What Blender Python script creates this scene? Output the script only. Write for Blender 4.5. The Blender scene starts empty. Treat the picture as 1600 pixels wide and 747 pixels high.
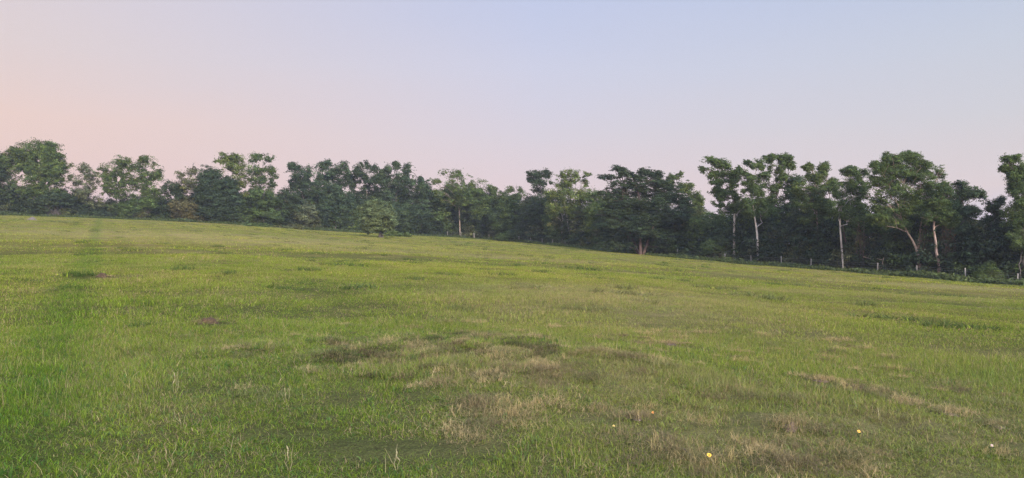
import bpy, math, random
import numpy as np
from mathutils import Vector, Matrix

# ------------------------------------------------------------------ camera, world, sun
SC = bpy.context.scene
COL = SC.collection
F = 1142.0            # focal length in pixels of the 1600 px wide photograph
YH = 385.0            # row of the eye level
CAMZ = 1.65
cam_d = bpy.data.cameras.new('camera'); cam = bpy.data.objects.new('camera', cam_d); COL.objects.link(cam)
cam_d.sensor_width = 36.0; cam_d.lens = 36.0 * F / 1600.0
cam_d.clip_start = 0.05; cam_d.clip_end = 6000
cam.location = (0, 0, CAMZ)
PITCH = math.atan((YH - 373.5) / F)
cam.rotation_euler = (math.radians(90) + PITCH, 0, 0)
SC.camera = cam

SUN_ELEV, SUN_AZ = 9.0, 152.0      # azimuth clockwise from the view direction (+Y): behind the camera, to its right
world = bpy.data.worlds.new('World'); SC.world = world; world.use_nodes = True
nt = world.node_tree; nt.nodes.clear()
N = nt.nodes.new; L = nt.links.new
out = N('ShaderNodeOutputWorld'); bg = N('ShaderNodeBackground'); L(bg.outputs[0], out.inputs[0])
sky = N('ShaderNodeTexSky'); sky.sky_type = 'NISHITA'; sky.sun_disc = False
sky.sun_elevation = math.radians(SUN_ELEV); sky.sun_rotation = math.radians(SUN_AZ)
sky.air_density = 1.3; sky.dust_density = 2.0; sky.ozone_density = 1.5
tc = N('ShaderNodeTexCoord'); sep = N('ShaderNodeSeparateXYZ'); L(tc.outputs['Generated'], sep.inputs[0])
def math_node(op, a, b=None, c=None, clamp=False):
    n = N('ShaderNodeMath'); n.operation = op; n.use_clamp = clamp
    for i, v in enumerate((a, b, c)):
        if v is None: continue
        if isinstance(v, (int, float)): n.inputs[i].default_value = v
        else: L(v, n.inputs[i])
    return n.outputs[0]
def ramp(fac, stops):
    r = N('ShaderNodeValToRGB'); e = r.color_ramp.elements
    while len(e) < len(stops): e.new(0.5)
    for k, (p, c) in enumerate(stops):
        e[k].position = p; e[k].color = (*c, 1)
    L(fac, r.inputs[0]); return r.outputs[0]
def srgb(r, g, b):
    f = lambda v: ((v / 255 + 0.055) / 1.055) ** 2.4 if v > 10 else v / 255 / 12.92
    return (f(r), f(g), f(b))
# dusk bands by elevation, once for the side away from the set sun (left) and once for the right
cn = N('ShaderNodeTexNoise'); cm = N('ShaderNodeMapping'); L(tc.outputs['Generated'], cm.inputs[0]); cm.inputs['Scale'].default_value = (1.2, 1.2, 7.0); L(cm.outputs[0], cn.inputs[0])
cn.inputs['Scale'].default_value = 1.4; cn.inputs['Detail'].default_value = 4     # faint uneven streaks of high haze
wob = math_node('MULTIPLY', math_node('SUBTRACT', cn.outputs[0], 0.5), 0.05)
elev = math_node('MULTIPLY', math_node('ADD', sep.outputs[2], wob), 2.0, clamp=True)        # z 0..0.5
left = ramp(elev, [(0.0, srgb(205, 186, 202)), (0.15, srgb(232, 201, 195)), (0.30, srgb(235, 207, 199)), (0.46, srgb(224, 209, 210)), (0.66, srgb(216, 208, 218)), (1.0, srgb(170, 186, 220))])
right = ramp(elev, [(0.0, srgb(205, 194, 203)), (0.15, srgb(222, 206, 206)), (0.30, srgb(211, 208, 214)), (0.46, srgb(202, 207, 221)), (0.66, srgb(187, 200, 228)), (1.0, srgb(148, 174, 218))])
mid = ramp(elev, [(0.0, srgb(210, 192, 203)), (0.15, srgb(228, 206, 208)), (0.30, srgb(218, 209, 219)), (0.46, srgb(208, 209, 229)), (0.66, srgb(195, 203, 232)), (1.0, srgb(160, 182, 222))])
az = N('ShaderNodeMath'); az.operation = 'ARCTAN2'; L(sep.outputs[0], az.inputs[0]); L(sep.outputs[1], az.inputs[1])
facm = N('ShaderNodeMapRange'); facm.interpolation_type = 'LINEAR'; L(az.outputs[0], facm.inputs[0])
facm.inputs[1].default_value = -0.60; facm.inputs[2].default_value = 0.04
mx0 = N('ShaderNodeMix'); mx0.data_type = 'RGBA'; L(facm.outputs[0], mx0.inputs[0]); L(left, mx0.inputs[6]); L(mid, mx0.inputs[7])
facr = N('ShaderNodeMapRange'); facr.interpolation_type = 'LINEAR'; L(az.outputs[0], facr.inputs[0])
facr.inputs[1].default_value = 0.0; facr.inputs[2].default_value = 0.60
mx = N('ShaderNodeMix'); mx.data_type = 'RGBA'; L(facr.outputs[0], mx.inputs[0]); L(mx0.outputs[2], mx.inputs[6]); L(right, mx.inputs[7])
# the afterglow where the sun has gone down, behind the camera
sdir = (math.sin(math.radians(SUN_AZ)), math.cos(math.radians(SUN_AZ)), 0.12)
dt = N('ShaderNodeVectorMath'); dt.operation = 'DOT_PRODUCT'; L(tc.outputs['Generated'], dt.inputs[0]); dt.inputs[1].default_value = sdir
glow = N('ShaderNodeMapRange'); glow.interpolation_type = 'SMOOTHSTEP'; L(dt.outputs['Value'], glow.inputs[0])
glow.inputs[1].default_value = -0.1; glow.inputs[2].default_value = 1.0; glow.inputs[3].default_value = 1.0; glow.inputs[4].default_value = 6.2
gm = N('ShaderNodeVectorMath'); gm.operation = 'SCALE'; L(mx.outputs[2], gm.inputs[0]); L(glow.outputs[0], gm.inputs['Scale'])
sk = N('ShaderNodeVectorMath'); sk.operation = 'SCALE'; L(sky.outputs[0], sk.inputs[0]); sk.inputs['Scale'].default_value = 0.006
add = N('ShaderNodeVectorMath'); add.operation = 'ADD'; L(gm.outputs[0], add.inputs[0]); L(sk.outputs[0], add.inputs[1])
L(add.outputs[0], bg.inputs[0]); bg.inputs[1].default_value = 0.97

sun_d = bpy.data.lights.new('sun', 'SUN'); sun_d.energy = 4.7; sun_d.angle = math.radians(14); sun_d.color = (1.0, 0.86, 0.68)
sun = bpy.data.objects.new('sun', sun_d); COL.objects.link(sun)
sv = Vector((math.sin(math.radians(SUN_AZ)) * math.cos(math.radians(24)), math.cos(math.radians(SUN_AZ)) * math.cos(math.radians(24)), math.sin(math.radians(24))))
sun.rotation_euler = (-sv).to_track_quat('-Z', 'Y').to_euler()

SC.view_settings.view_transform = 'Standard'; SC.view_settings.look = 'None'
SC.view_settings.gamma = 1.0; SC.view_settings.exposure = 0.0; SC.view_settings.use_curve_mapping = False
SC.cycles.use_denoising = True; SC.cycles.denoiser = 'OPENIMAGEDENOISE'; SC.cycles.denoising_prefilter = 'NONE'
SC.cycles.max_bounces = 6; SC.cycles.diffuse_bounces = 3; SC.cycles.transmission_bounces = 3; SC.cycles.volume_bounces = 0
SC.cycles.volume_step_rate = 10.0

# ------------------------------------------------------------------ helpers
rs = np.random.RandomState
def tag(o, label=None, cat=None, group=None, kind=None):
    if label: o['label'] = label
    if cat: o['category'] = cat
    if group: o['group'] = group
    if kind: o['kind'] = kind
    return o
def new_mesh(name, V, Fq, mat, col=None, smooth=False, parent=None, link=True):
    """V (n,3), Fq (m,k) faces of one size or a list of such arrays, col (n,3) colour per vertex"""
    V = np.asarray(V, dtype=np.float32)
    Fs = Fq if isinstance(Fq, list) else [Fq]
    me = bpy.data.meshes.new(name)
    me.vertices.add(len(V)); me.vertices.foreach_set('co', V.ravel())
    idx = np.concatenate([f.ravel() for f in Fs]).astype(np.int32)
    tot = np.concatenate([np.full(len(f), f.shape[1]) for f in Fs]).astype(np.int32)
    st = np.concatenate([[0], np.cumsum(tot)[:-1]]).astype(np.int32)
    me.loops.add(len(idx)); me.loops.foreach_set('vertex_index', idx)
    me.polygons.add(len(tot)); me.polygons.foreach_set('loop_start', st)
    me.update(calc_edges=True)
    if smooth: me.polygons.foreach_set('use_smooth', np.ones(len(tot), dtype=bool))
    if col is not None:
        a = me.color_attributes.new('Col', 'FLOAT_COLOR', 'POINT')
        c = np.ones((len(V), 4), dtype=np.float32); c[:, :3] = col
        a.data.foreach_set('color', c.ravel())
    me.materials.append(mat)
    o = bpy.data.objects.new(name, me)
    if link: COL.objects.link(o)
    if parent is not None: o.parent = parent
    return o
def empty(name, loc):
    o = bpy.data.objects.new(name, None); COL.objects.link(o); o.location = loc
    o.empty_display_size = 0.5
    return o

cp, sp = math.cos(PITCH), math.sin(PITCH)
def at(px, py, Y):
    """point seen at pixel (px,py) of the photo at forward distance Y"""
    u = (px - 800.0) / F; v = (373.5 - py) / F
    dy = cp - v * sp; dz = sp + v * cp
    return np.array([u / dy * Y, Y, CAMZ + dz / dy * Y])

# ------------------------------------------------------------------ terrain
_bx = np.array([-420, 0, 150, 300, 400, 480, 600, 700, 770, 811, 864, 907, 961, 1023, 1058, 1133, 1221, 1370, 1508, 1600, 1900], float)
_by = np.array([332, 336, 341, 347.5, 353, 358.5, 365, 370.5, 375.5, 379, 384, 388, 393, 399, 403, 409.5, 417, 429, 440, 447.5, 462], float)
_bz = np.array([140, 150, 150, 152, 155, 162, 168, 172, 167, 157, 145, 137, 127.8, 118.7, 114.1, 105.4, 96.7, 84.9, 76.3, 71.4, 59.2], float)
BY = lambda px: np.interp(px, _bx, _by)
BZ = lambda px: np.interp(px, _bx, _bz)
def _smooth(px):
    return sum(np.interp(px + d, _bx, _by) for d in (-40, -20, 0, 20, 40)) / 5
def rim(theta):
    """horizontal radius and height of the field's rim in direction theta (0 = +Y, clockwise)"""
    th = np.clip(theta, -0.80, 0.76)
    px = 800 + F * np.tan(th)
    z = BZ(px); y = _smooth(px)
    h = CAMZ + (YH - y) / F * z
    R = z / np.cos(th)
    back = np.clip((np.abs(theta) - 0.8) / (math.pi - 0.8), 0, 1); back = back * back * (3 - 2 * back)
    return R * (1 - back) + 120 * back, h * (1 - back) + 2.0 * back
def vnoise(x, y, s, seed):
    """smooth value noise"""
    r = rs(seed); tab = r.rand(64, 64)
    u = x / s + 1000.3; v = y / s + 1000.7
    i = np.floor(u).astype(int); j = np.floor(v).astype(int); fu = u - i; fv = v - j
    fu = fu * fu * (3 - 2 * fu); fv = fv * fv * (3 - 2 * fv)
    g = lambda a, b: tab[a % 64, b % 64]
    return (g(i, j) * (1 - fu) + g(i + 1, j) * fu) * (1 - fv) + (g(i, j + 1) * (1 - fu) + g(i + 1, j + 1) * fu) * fv - 0.5
# the low bank of the pond-like rise in the foreground, where cut grass lies
def bumps(x, y):
    r = np.hypot(x, y)
    b = 0.16 * vnoise(x, y, 6.0, 1) + 0.07 * vnoise(x, y, 2.1, 2) + 0.035 * vnoise(x, y, 0.8, 3) + 0.2 * vnoise(x, y, 30, 4) * np.clip((r - 12) / 40, 0, 1)
    zone = np.exp(-(((x + 1.0) / 2.9) ** 2 + ((y - 10.3) / 1.9) ** 2) ** 2)
    b += zone * (0.20 * vnoise(x, y, .55, 31) + 0.10 * vnoise(x, y, .3, 32))
    zone = np.exp(-(((x - 1.4) / 4.5) ** 2 + ((y - 6.4) / 2.2) ** 2) ** 2)
    b += zone * 0.09 * vnoise(x, y, .4, 33)
    b += 0.16 * np.exp(-(((x - 0.0) / 2.3) ** 2 + ((y - 9.0) / 2.6) ** 2))
    return b * np.clip(r / 2.0, 0, 1)
def ground(x, y):
    x = np.asarray(x, float); y = np.asarray(y, float)
    r = np.hypot(x, y); th = np.arctan2(x, y)
    R, h = rim(th)
    s = r / R
    z = np.where(s < 1, h * np.clip(s, 0, 1) ** 1.25, h)
    far = np.clip((r - 200) / 300, 0, 1)
    return z * (1 - far * 0.6) + bumps(x, y) * (1 - far)

# ------------------------------------------------------------------ materials
def new_mat(name):
    m = bpy.data.materials.new(name); m.use_nodes = True
    t = m.node_tree; t.nodes.clear()
    return m, t
class G:
    """tiny node writer"""
    def __init__(s, t): s.t = t
    def n(s, kind, **kw):
        x = s.t.nodes.new(kind)
        for k, v in kw.items(): setattr(x, k, v)
        return x
    def l(s, a, b): s.t.links.new(a, b)
    def noise(s, scale, detail=3, rough=0.55, vec=None):
        x = s.n('ShaderNodeTexNoise'); x.inputs['Scale'].default_value = scale; x.inputs['Detail'].default_value = detail; x.inputs['Roughness'].default_value = rough
        if vec is not None: s.l(vec, x.inputs['Vector'])
        return x.outputs['Fac']
    def mapr(s, a, lo, hi, o0=0.0, o1=1.0):
        x = s.n('ShaderNodeMapRange'); s.l(a, x.inputs[0])
        for i, v in zip((1, 2, 3, 4), (lo, hi, o0, o1)): x.inputs[i].default_value = v
        return x.outputs[0]
    def mix(s, f, a, b, mode='MIX'):
        x = s.n('ShaderNodeMix', data_type='RGBA', blend_type=mode)
        for i, v in ((0, f), (6, a), (7, b)):
            if isinstance(v, (int, float)): x.inputs[i].default_value = v
            elif isinstance(v, tuple): x.inputs[i].default_value = (*v, 1)
            else: s.l(v, x.inputs[i])
        return x.outputs[2]
    def m(s, op, a, b=None, clamp=False):
        x = s.n('ShaderNodeMath', operation=op, use_clamp=clamp)
        for i, v in enumerate((a, b)):
            if v is None: continue
            if isinstance(v, (int, float)): x.inputs[i].default_value = v
            else: s.l(v, x.inputs[i])
        return x.outputs[0]

def foliage_mat(name, transl=0.35, rough=0.7):
    m, t = new_mat(name); g = G(t)
    a = g.n('ShaderNodeAttribute', attribute_name='Col')
    geo = g.n('ShaderNodeNewGeometry')
    nz = g.noise(0.35, 2, vec=geo.outputs['Position'])
    c = g.mix(g.mapr(nz, 0.35, 0.65, 0.0, 0.5), a.outputs['Color'], (1.25, 1.1, 0.7), 'MULTIPLY')
    d = g.n('ShaderNodeBsdfPrincipled'); g.l(c, d.inputs['Base Color']); d.inputs['Roughness'].default_value = rough
    d.inputs['Specular IOR Level'].default_value = 0.25
    tr = g.n('ShaderNodeBsdfTranslucent'); g.l(c, tr.inputs[0])
    mx = g.n('ShaderNodeMixShader'); mx.inputs[0].default_value = transl; g.l(d.outputs[0], mx.inputs[1]); g.l(tr.outputs[0], mx.inputs[2])
    o = g.n('ShaderNodeOutputMaterial'); g.l(mx.outputs[0], o.inputs[0])
    return m
def bark_mat():
    m, t = new_mat('bark'); g = G(t)
    a = g.n('ShaderNodeAttribute', attribute_name='Col')
    tcn = g.n('ShaderNodeTexCoord'); mp = g.n('ShaderNodeMapping'); g.l(tcn.outputs['Object'], mp.inputs[0]); mp.inputs['Scale'].default_value = (6, 6, 1.2)
    nz = g.noise(1.6, 5, 0.65, mp.outputs[0])
    c = g.mix(g.mapr(nz, 0.35, 0.62, 0.0, 0.75), a.outputs['Color'], (0.35, 0.3, 0.27), 'MULTIPLY')
    d = g.n('ShaderNodeBsdfPrincipled'); g.l(c, d.inputs['Base Color']); d.inputs['Roughness'].default_value = 0.95
    bp = g.n('ShaderNodeBump'); bp.inputs['Strength'].default_value = 0.6; bp.inputs['Distance'].default_value = 0.03; g.l(nz, bp.inputs['Height']); g.l(bp.outputs[0], d.inputs['Normal'])
    o = g.n('ShaderNodeOutputMaterial'); g.l(d.outputs[0], o.inputs[0])
    return m

# direction of the mowing swaths: towards the far left corner of the field
SW = Vector((-0.56, 1.0, 0)).normalized()
def field_patchiness(g):
    """masks over the field by world position: yellowing, dryness, swath bands, lush patches"""
    geo = g.n('ShaderNodeNewGeometry'); P = geo.outputs['Position']
    mp = g.n('ShaderNodeMapping'); g.l(P, mp.inputs[0]); mp.inputs['Scale'].default_value = (1, 1, 0)
    flat = mp.outputs[0]
    dist = g.n('ShaderNodeVectorMath', operation='LENGTH'); g.l(flat, dist.inputs[0]); r = dist.outputs['Value']
    n1 = g.noise(0.05, 3, 0.55, flat); n2 = g.noise(0.35, 4, 0.6, flat); n3 = g.noise(1.8, 3, 0.6, flat)
    perp = g.n('ShaderNodeVectorMath', operation='DOT_PRODUCT'); g.l(flat, perp.inputs[0]); perp.inputs[1].default_value = (SW.y, -SW.x, 0)
    pw = g.m('ADD', perp.outputs['Value'], g.m('MULTIPLY', g.m('SUBTRACT', n2, 0.5), 1.6))
    band = g.m('SINE', g.m('MULTIPLY', pw, 2 * math.pi / 4.6))
    def spot(x, y, rx, ry):
        v = g.n('ShaderNodeVectorMath', operation='SUBTRACT'); g.l(flat, v.inputs[0]); v.inputs[1].default_value = (x, y, 0)
        w = g.n('ShaderNodeVectorMath', operation='MULTIPLY'); g.l(v.outputs[0], w.inputs[0]); w.inputs[1].default_value = (1 / rx, 1 / ry, 0)
        q = g.n('ShaderNodeVectorMath', operation='LENGTH'); g.l(w.outputs[0], q.inputs[0])
        qq = g.m('ADD', q.outputs['Value'], g.m('MULTIPLY', g.m('SUBTRACT', n2, 0.5), 1.5))
        return g.mapr(qq, 1.1, 0.35)
    pw2 = g.m('ADD', perp.outputs['Value'], g.m('MULTIPLY', g.m('SUBTRACT', n2, 0.5), 0.5))
    return dict(pw=pw2, P=flat, r=r, n1=n1, n2=n2, n3=n3, band=band, spot=spot)
def tint(g, base):
    k = field_patchiness(g); mapr, m, mix = g.mapr, g.m, g.mix
    # paler and yellower far out, where the field was cut shortest
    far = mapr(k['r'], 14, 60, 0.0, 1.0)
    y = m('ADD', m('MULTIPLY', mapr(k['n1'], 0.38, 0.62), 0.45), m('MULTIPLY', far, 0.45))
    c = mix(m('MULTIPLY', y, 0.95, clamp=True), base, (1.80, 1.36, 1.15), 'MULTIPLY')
    # tan and stubbly
    dry = m('ADD', k['spot'](2.8, 20.0, 6.0, 8.5), m('MULTIPLY', k['spot'](2.6, 6.6, 3.2, 2.6), 0.5))
    dry = m('ADD', dry, m('MULTIPLY', k['spot'](0.6, 8.9, 2.5, 1.6), 0.8))
    dry = m('ADD', dry, m('MULTIPLY', k['spot'](7.5, 11.0, 4.0, 5.5), 0.4))
    dry = m('ADD', dry, m('MULTIPLY', k['spot'](-30, 75, 30, 22), 0.8))
    dry = m('ADD', dry, m('MULTIPLY', k['spot'](28, 52, 14, 5), 1.0))
    dry = m('ADD', dry, m('MULTIPLY', k['spot'](16, 32, 9, 3), 0.9))
    dry = m('ADD', dry, m('MULTIPLY', k['spot'](3.5, 7.5, 4.5, 3.5), 0.2))
    dry = m('ADD', dry, m('MULTIPLY', k['spot'](6, 26, 9, 8), 0.5))
    dry = m('ADD', dry, m('MULTIPLY', k['spot'](-4, 60, 22, 6), 0.7))
    dry = m('ADD', dry, m('MULTIPLY', mapr(k['n2'], 0.50, 0.68), mapr(k['r'], 5, 60, 0.45, 0.8)))
    dry = m('MULTIPLY', dry, mapr(k['n3'], 0.3, 0.6, 0.35, 1.0))
    c = mix(m('MULTIPLY', dry, 0.62, clamp=True), c, mix(0.72, c, (0.34, 0.265, 0.125)))
    # swaths
    c = mix(m('MULTIPLY', mapr(k['band'], 0.2, 1.0), 0.30), c, (0.72, 0.80, 0.70), 'MULTIPLY')
    # lush
    c = mix(mapr(k['n2'], 0.44, 0.30, 0.0, 0.5), c, (0.80, 0.97, 0.80), 'MULTIPLY')
    tr1 = mapr(m('ABSOLUTE', m('ADD', k['pw'], 0.60)), 0.85, 0.10)
    c = mix(m('MULTIPLY', tr1, m('MULTIPLY', mapr(k['n3'], 0.3, 0.55, 0.4, 1.0), m('MULTIPLY', mapr(k['r'], 12, 60, 1.0, 0.8), 0.95))), c, (0.62, 0.80, 0.60), 'MULTIPLY')
    return c, k
def grass_mat():
    m, t = new_mat('grass_blade'); g = G(t)
    a = g.n('ShaderNodeAttribute', attribute_name='Col')
    c, k = tint(g, a.outputs['Color'])
    d = g.n('ShaderNodeBsdfPrincipled'); g.l(c, d.inputs['Base Color']); d.inputs['Roughness'].default_value = 0.62; d.inputs['Specular IOR Level'].default_value = 0.1
    tr = g.n('ShaderNodeBsdfTranslucent'); g.l(c, tr.inputs[0])
    mx = g.n('ShaderNodeMixShader'); mx.inputs[0].default_value = 0.35; g.l(d.outputs[0], mx.inputs[1]); g.l(tr.outputs[0], mx.inputs[2])
    o = g.n('ShaderNodeOutputMaterial'); g.l(mx.outputs[0], o.inputs[0])
    return m
def ground_mat():
    m, t = new_mat('meadow_ground'); g = G(t)
    geo = g.n('ShaderNodeNewGeometry')
    fine = g.noise(55, 5, 0.75, geo.outputs['Position'])
    base = g.mix(g.mapr(fine, 0.35, 0.65), (0.050, 0.043, 0.022), (0.135, 0.150, 0.048))
    c, k = tint(g, base)
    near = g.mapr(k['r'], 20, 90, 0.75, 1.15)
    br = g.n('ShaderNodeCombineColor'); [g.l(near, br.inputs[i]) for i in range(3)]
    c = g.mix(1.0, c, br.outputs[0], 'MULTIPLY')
    d = g.n('ShaderNodeBsdfPrincipled'); g.l(c, d.inputs['Base Color']); d.inputs['Roughness'].default_value = 1.0; d.inputs['Specular IOR Level'].default_value = 0.0
    bp = g.n('ShaderNodeBump'); bp.inputs['Strength'].default_value = 0.7; bp.inputs['Distance'].default_value = 0.08; g.l(g.noise(6, 5, 0.7, geo.outputs['Position']), bp.inputs['Height']); g.l(bp.outputs[0], d.inputs['Normal'])
    o = g.n('ShaderNodeOutputMaterial'); g.l(d.outputs[0], o.inputs[0])
    return m
def plain_mat(name, rough=0.9, var=0.5, scale=20):
    m, t = new_mat(name); g = G(t)
    a = g.n('ShaderNodeAttribute', attribute_name='Col')
    geo = g.n('ShaderNodeNewGeometry')
    nz = g.noise(scale, 4, 0.6, geo.outputs['Position'])
    c = g.mix(g.mapr(nz, 0.35, 0.65, 0.0, var), a.outputs['Color'], (0.45, 0.42, 0.4), 'MULTIPLY')
    d = g.n('ShaderNodeBsdfPrincipled'); g.l(c, d.inputs['Base Color']); d.inputs['Roughness'].default_value = rough
    o = g.n('ShaderNodeOutputMaterial'); g.l(d.outputs[0], o.inputs[0])
    return m
M_LEAF = foliage_mat('leaves'); M_BARK = bark_mat(); M_GRASS = grass_mat(); M_GROUND = ground_mat()
M_WOOD = plain_mat('weathered_wood'); M_SOIL = plain_mat('bare_soil', 1.0, 0.6, 12); M_WIRE = plain_mat('wire', 0.6, 0.2); M_PETAL = plain_mat('petals', 0.6, 0.15, 200)

# ------------------------------------------------------------------ ground sheet
def build_ground():
    th = np.concatenate([np.linspace(-0.85, 0.85, 260), np.linspace(0.85, 2 * math.pi - 0.85, 60)[1:-1]])
    r = np.concatenate([[0.0], np.linspace(0.6, 16, 130), np.geomspace(16.3, 1500, 140)])
    T, R = np.meshgrid(th, r)
    X = R * np.sin(T); Y = R * np.cos(T); Z = ground(X, Y)
    nt_, nr = len(th), len(r)
    V = np.stack([X, Y, Z], -1).reshape(-1, 3)
    i = np.arange(nr - 1)[:, None] * nt_; j = np.arange(nt_)[None, :]; jn = (j + 1) % nt_
    Fq = np.stack([i + j, i + nt_ + j, i + nt_ + jn, i + jn], -1).reshape(-1, 4)
    Fq = Fq[nt_:]                                          # drop the degenerate innermost ring
    cen = np.stack([np.full(nt_, 0) + nt_ + j[0], nt_ + jn[0], np.zeros(nt_, int)], -1)
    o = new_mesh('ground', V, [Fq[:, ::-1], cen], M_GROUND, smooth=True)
    tag(o, 'mown hay meadow rising gently to the left', 'ground', kind='structure')
build_ground()

# ------------------------------------------------------------------ trees
def rnd_dir(r, n):
    v = r.normal(size=(n, 3)); return v / np.linalg.norm(v, axis=1, keepdims=True)
def tube(path, rad, sides=7):
    path = np.asarray(path, float); n = len(path)
    tan = np.gradient(path, axis=0); tan /= np.linalg.norm(tan, axis=1, keepdims=True) + 1e-9
    ref = np.where(np.abs(tan[:, 2:3]) > 0.9, np.array([[1.0, 0, 0]]), np.array([[0, 0, 1.0]]))
    a = np.cross(tan, ref); a /= np.linalg.norm(a, axis=1, keepdims=True) + 1e-9; b = np.cross(tan, a)
    ang = np.arange(sides) / sides * 2 * math.pi
    ring = path[:, None] + (a[:, None] * np.cos(ang)[None, :, None] + b[:, None] * np.sin(ang)[None, :, None]) * np.asarray(rad)[:, None, None]
    V = ring.reshape(-1, 3)
    i = np.arange(n - 1)[:, None] * sides; j = np.arange(sides)[None]; jn = (j + 1) % sides
    return V, np.stack([i + j, i + jn, i + sides + jn, i + sides + j], -1).reshape(-1, 4)
class Tubes:
    def __init__(s): s.V = []; s.F = []; s.C = []; s.n = 0
    def add(s, path, rad, col, sides=7):
        V, Fq = tube(path, rad, sides)
        s.V.append(V); s.F.append(Fq + s.n); s.n += len(V)
        c = np.asarray(col, float)
        s.C.append(np.broadcast_to(c, (len(V), 3)) if c.ndim == 1 else np.repeat(c, sides, axis=0))
    def build(s, name, mat, parent=None):
        return new_mesh(name, np.concatenate(s.V), np.concatenate(s.F), mat, np.concatenate(s.C), True, parent)
def curve(a, b, r, n=7, wob=0.06, sag=0.0):
    a = np.asarray(a, float); b = np.asarray(b, float); t = np.linspace(0, 1, n)[:, None]
    p = a + (b - a) * t; d = np.linalg.norm(b - a)
    w = r.normal(size=(n, 3)) * wob * d * (np.sin(t * math.pi)); w[:, 2] *= 0.4
    p = p + w; p[:, 2] -= (np.sin(t[:, 0] * math.pi)) * sag * d
    return p
def leaf_cards(P, Nn, size, r, aspect=0.55):
    """rhombic leaf clusters, folded along the middle; P centres, Nn normals"""
    n = len(P)
    t = np.cross(Nn, rnd_dir(r, n)); t /= np.linalg.norm(t, axis=1, keepdims=True) + 1e-9
    b = np.cross(Nn, t)
    L_ = (size * (0.6 + 0.8 * r.rand(n)))[:, None]; W = L_ * aspect * (0.7 + 0.6 * r.rand(n))[:, None]
    fold = Nn * W * 0.35
    q = np.stack([P - t * L_ * 0.5, P + b * W * 0.5 + fold, P + t * L_ * 0.5, P - b * W * 0.5 + fold], 1)
    return q.reshape(-1, 3), np.arange(n * 4).reshape(n, 4)
def lobe_leaves(lobes, r, size, dens=1.0, col=(0.05, 0.08, 0.03), clump=0.6, flat=1.0, hue=0.25, droop=0.0, shell=0.45, holes=0.0):
    """lobes: (centre, radii(3), density) -> vertices, faces, colours. Leaves gather in clumps near each lobe's skin."""
    Ps, Ns, Cs = [], [], []
    for c, rad, d in lobes:
        rad = np.asarray(rad, float)
        area = 4 * math.pi * ((rad[0] * rad[1]) ** 1.6 / 3 + (rad[0] * rad[2]) ** 1.6 / 3 + (rad[1] * rad[2]) ** 1.6 / 3) ** (1 / 1.6)
        cs = clump * min(1.0, max(0.45, rad.min() / 1.3))
        nc = max(4, int(area / (cs * cs) * 0.85 * d * dens))
        u = rnd_dir(r, nc); k = shell + (1.06 - shell) * r.rand(nc) ** 0.6
        pc = c + u * rad * k[:, None] + r.normal(size=(nc, 3)) * cs * 0.45
        bright = np.exp(r.normal(size=nc) * 0.32); warm = r.rand(nc)
        nl = int(max(14, 5.5 * (cs / size) ** 2))
        cnt = r.randint(int(nl * 0.5), int(nl * 1.5) + 1, nc)
        ix = np.repeat(np.arange(nc), cnt); m = len(ix)
        dd = rnd_dir(r, m) * (r.rand(m) ** 0.45 * np.where(r.rand(m) < .12, 1.7, .95))[:, None]
        off = dd * np.array([1.15, 1.15, 0.62 * flat]) * cs * (0.6 + 0.8 * r.rand(nc))[ix][:, None]
        if droop: off[:, 2] -= droop * np.abs(r.normal(size=m)) * cs
        P = pc[ix] + off
        nn = u[ix] * 0.55 + dd * 0.5 + np.array([0, 0, 0.55]) + r.normal(size=(m, 3)) * 0.45
        nn /= np.linalg.norm(nn, axis=1, keepdims=True)
        base = np.asarray(col, float)
        cc = base * bright[ix][:, None] * np.exp(r.normal(size=m) * 0.14)[:, None]
        w = (warm[ix] * hue)[:, None]
        cc = cc * (1 + w * np.array([1.1, 0.45, -0.3]))
        Ps.append(P); Ns.append(nn); Cs.append(cc)
    P = np.concatenate(Ps); Nn = np.concatenate(Ns); C = np.concatenate(Cs)
    if holes:
        o_ = r.rand() * 50
        xx, yy, zz = P[:, 0], P[:, 1], P[:, 2]
        nz = (vnoise(.78 * xx + .62 * zz + .4 * yy + o_, .78 * zz - .62 * xx + .3 * yy, 1.1 * clump / .5, 51) + .7 * vnoise(.3 * xx + .95 * zz - .5 * yy, .95 * xx - .3 * zz + .5 * yy + o_, .6 * clump / .5, 52)
              + .6 * vnoise(.9 * yy - .4 * zz, .9 * zz + .4 * xx + o_, .9 * clump / .5, 53))
        k = nz > np.quantile(nz, holes); P, Nn, C = P[k], Nn[k], C[k]
    V, Fq = leaf_cards(P, Nn, size, r)
    return V, Fq, np.repeat(C, 4, axis=0)

PAL = {'mid': (0.064, 0.105, 0.034), 'light': (0.088, 0.132, 0.042), 'dark': (0.038, 0.062, 0.030), 'blue': (0.046, 0.078, 0.040),
       'olive': (0.092, 0.110, 0.046), 'grey': (0.100, 0.125, 0.068), 'brown': (0.095, 0.095, 0.042)}
BK = {'grey': (0.16, 0.14, 0.12), 'pale': (0.48, 0.44, 0.38), 'tan': (0.36, 0.28, 0.22), 'pink': (0.42, 0.31, 0.25), 'red': (0.13, 0.085, 0.07), 'dark': (0.08, 0.07, 0.06)}

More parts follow.
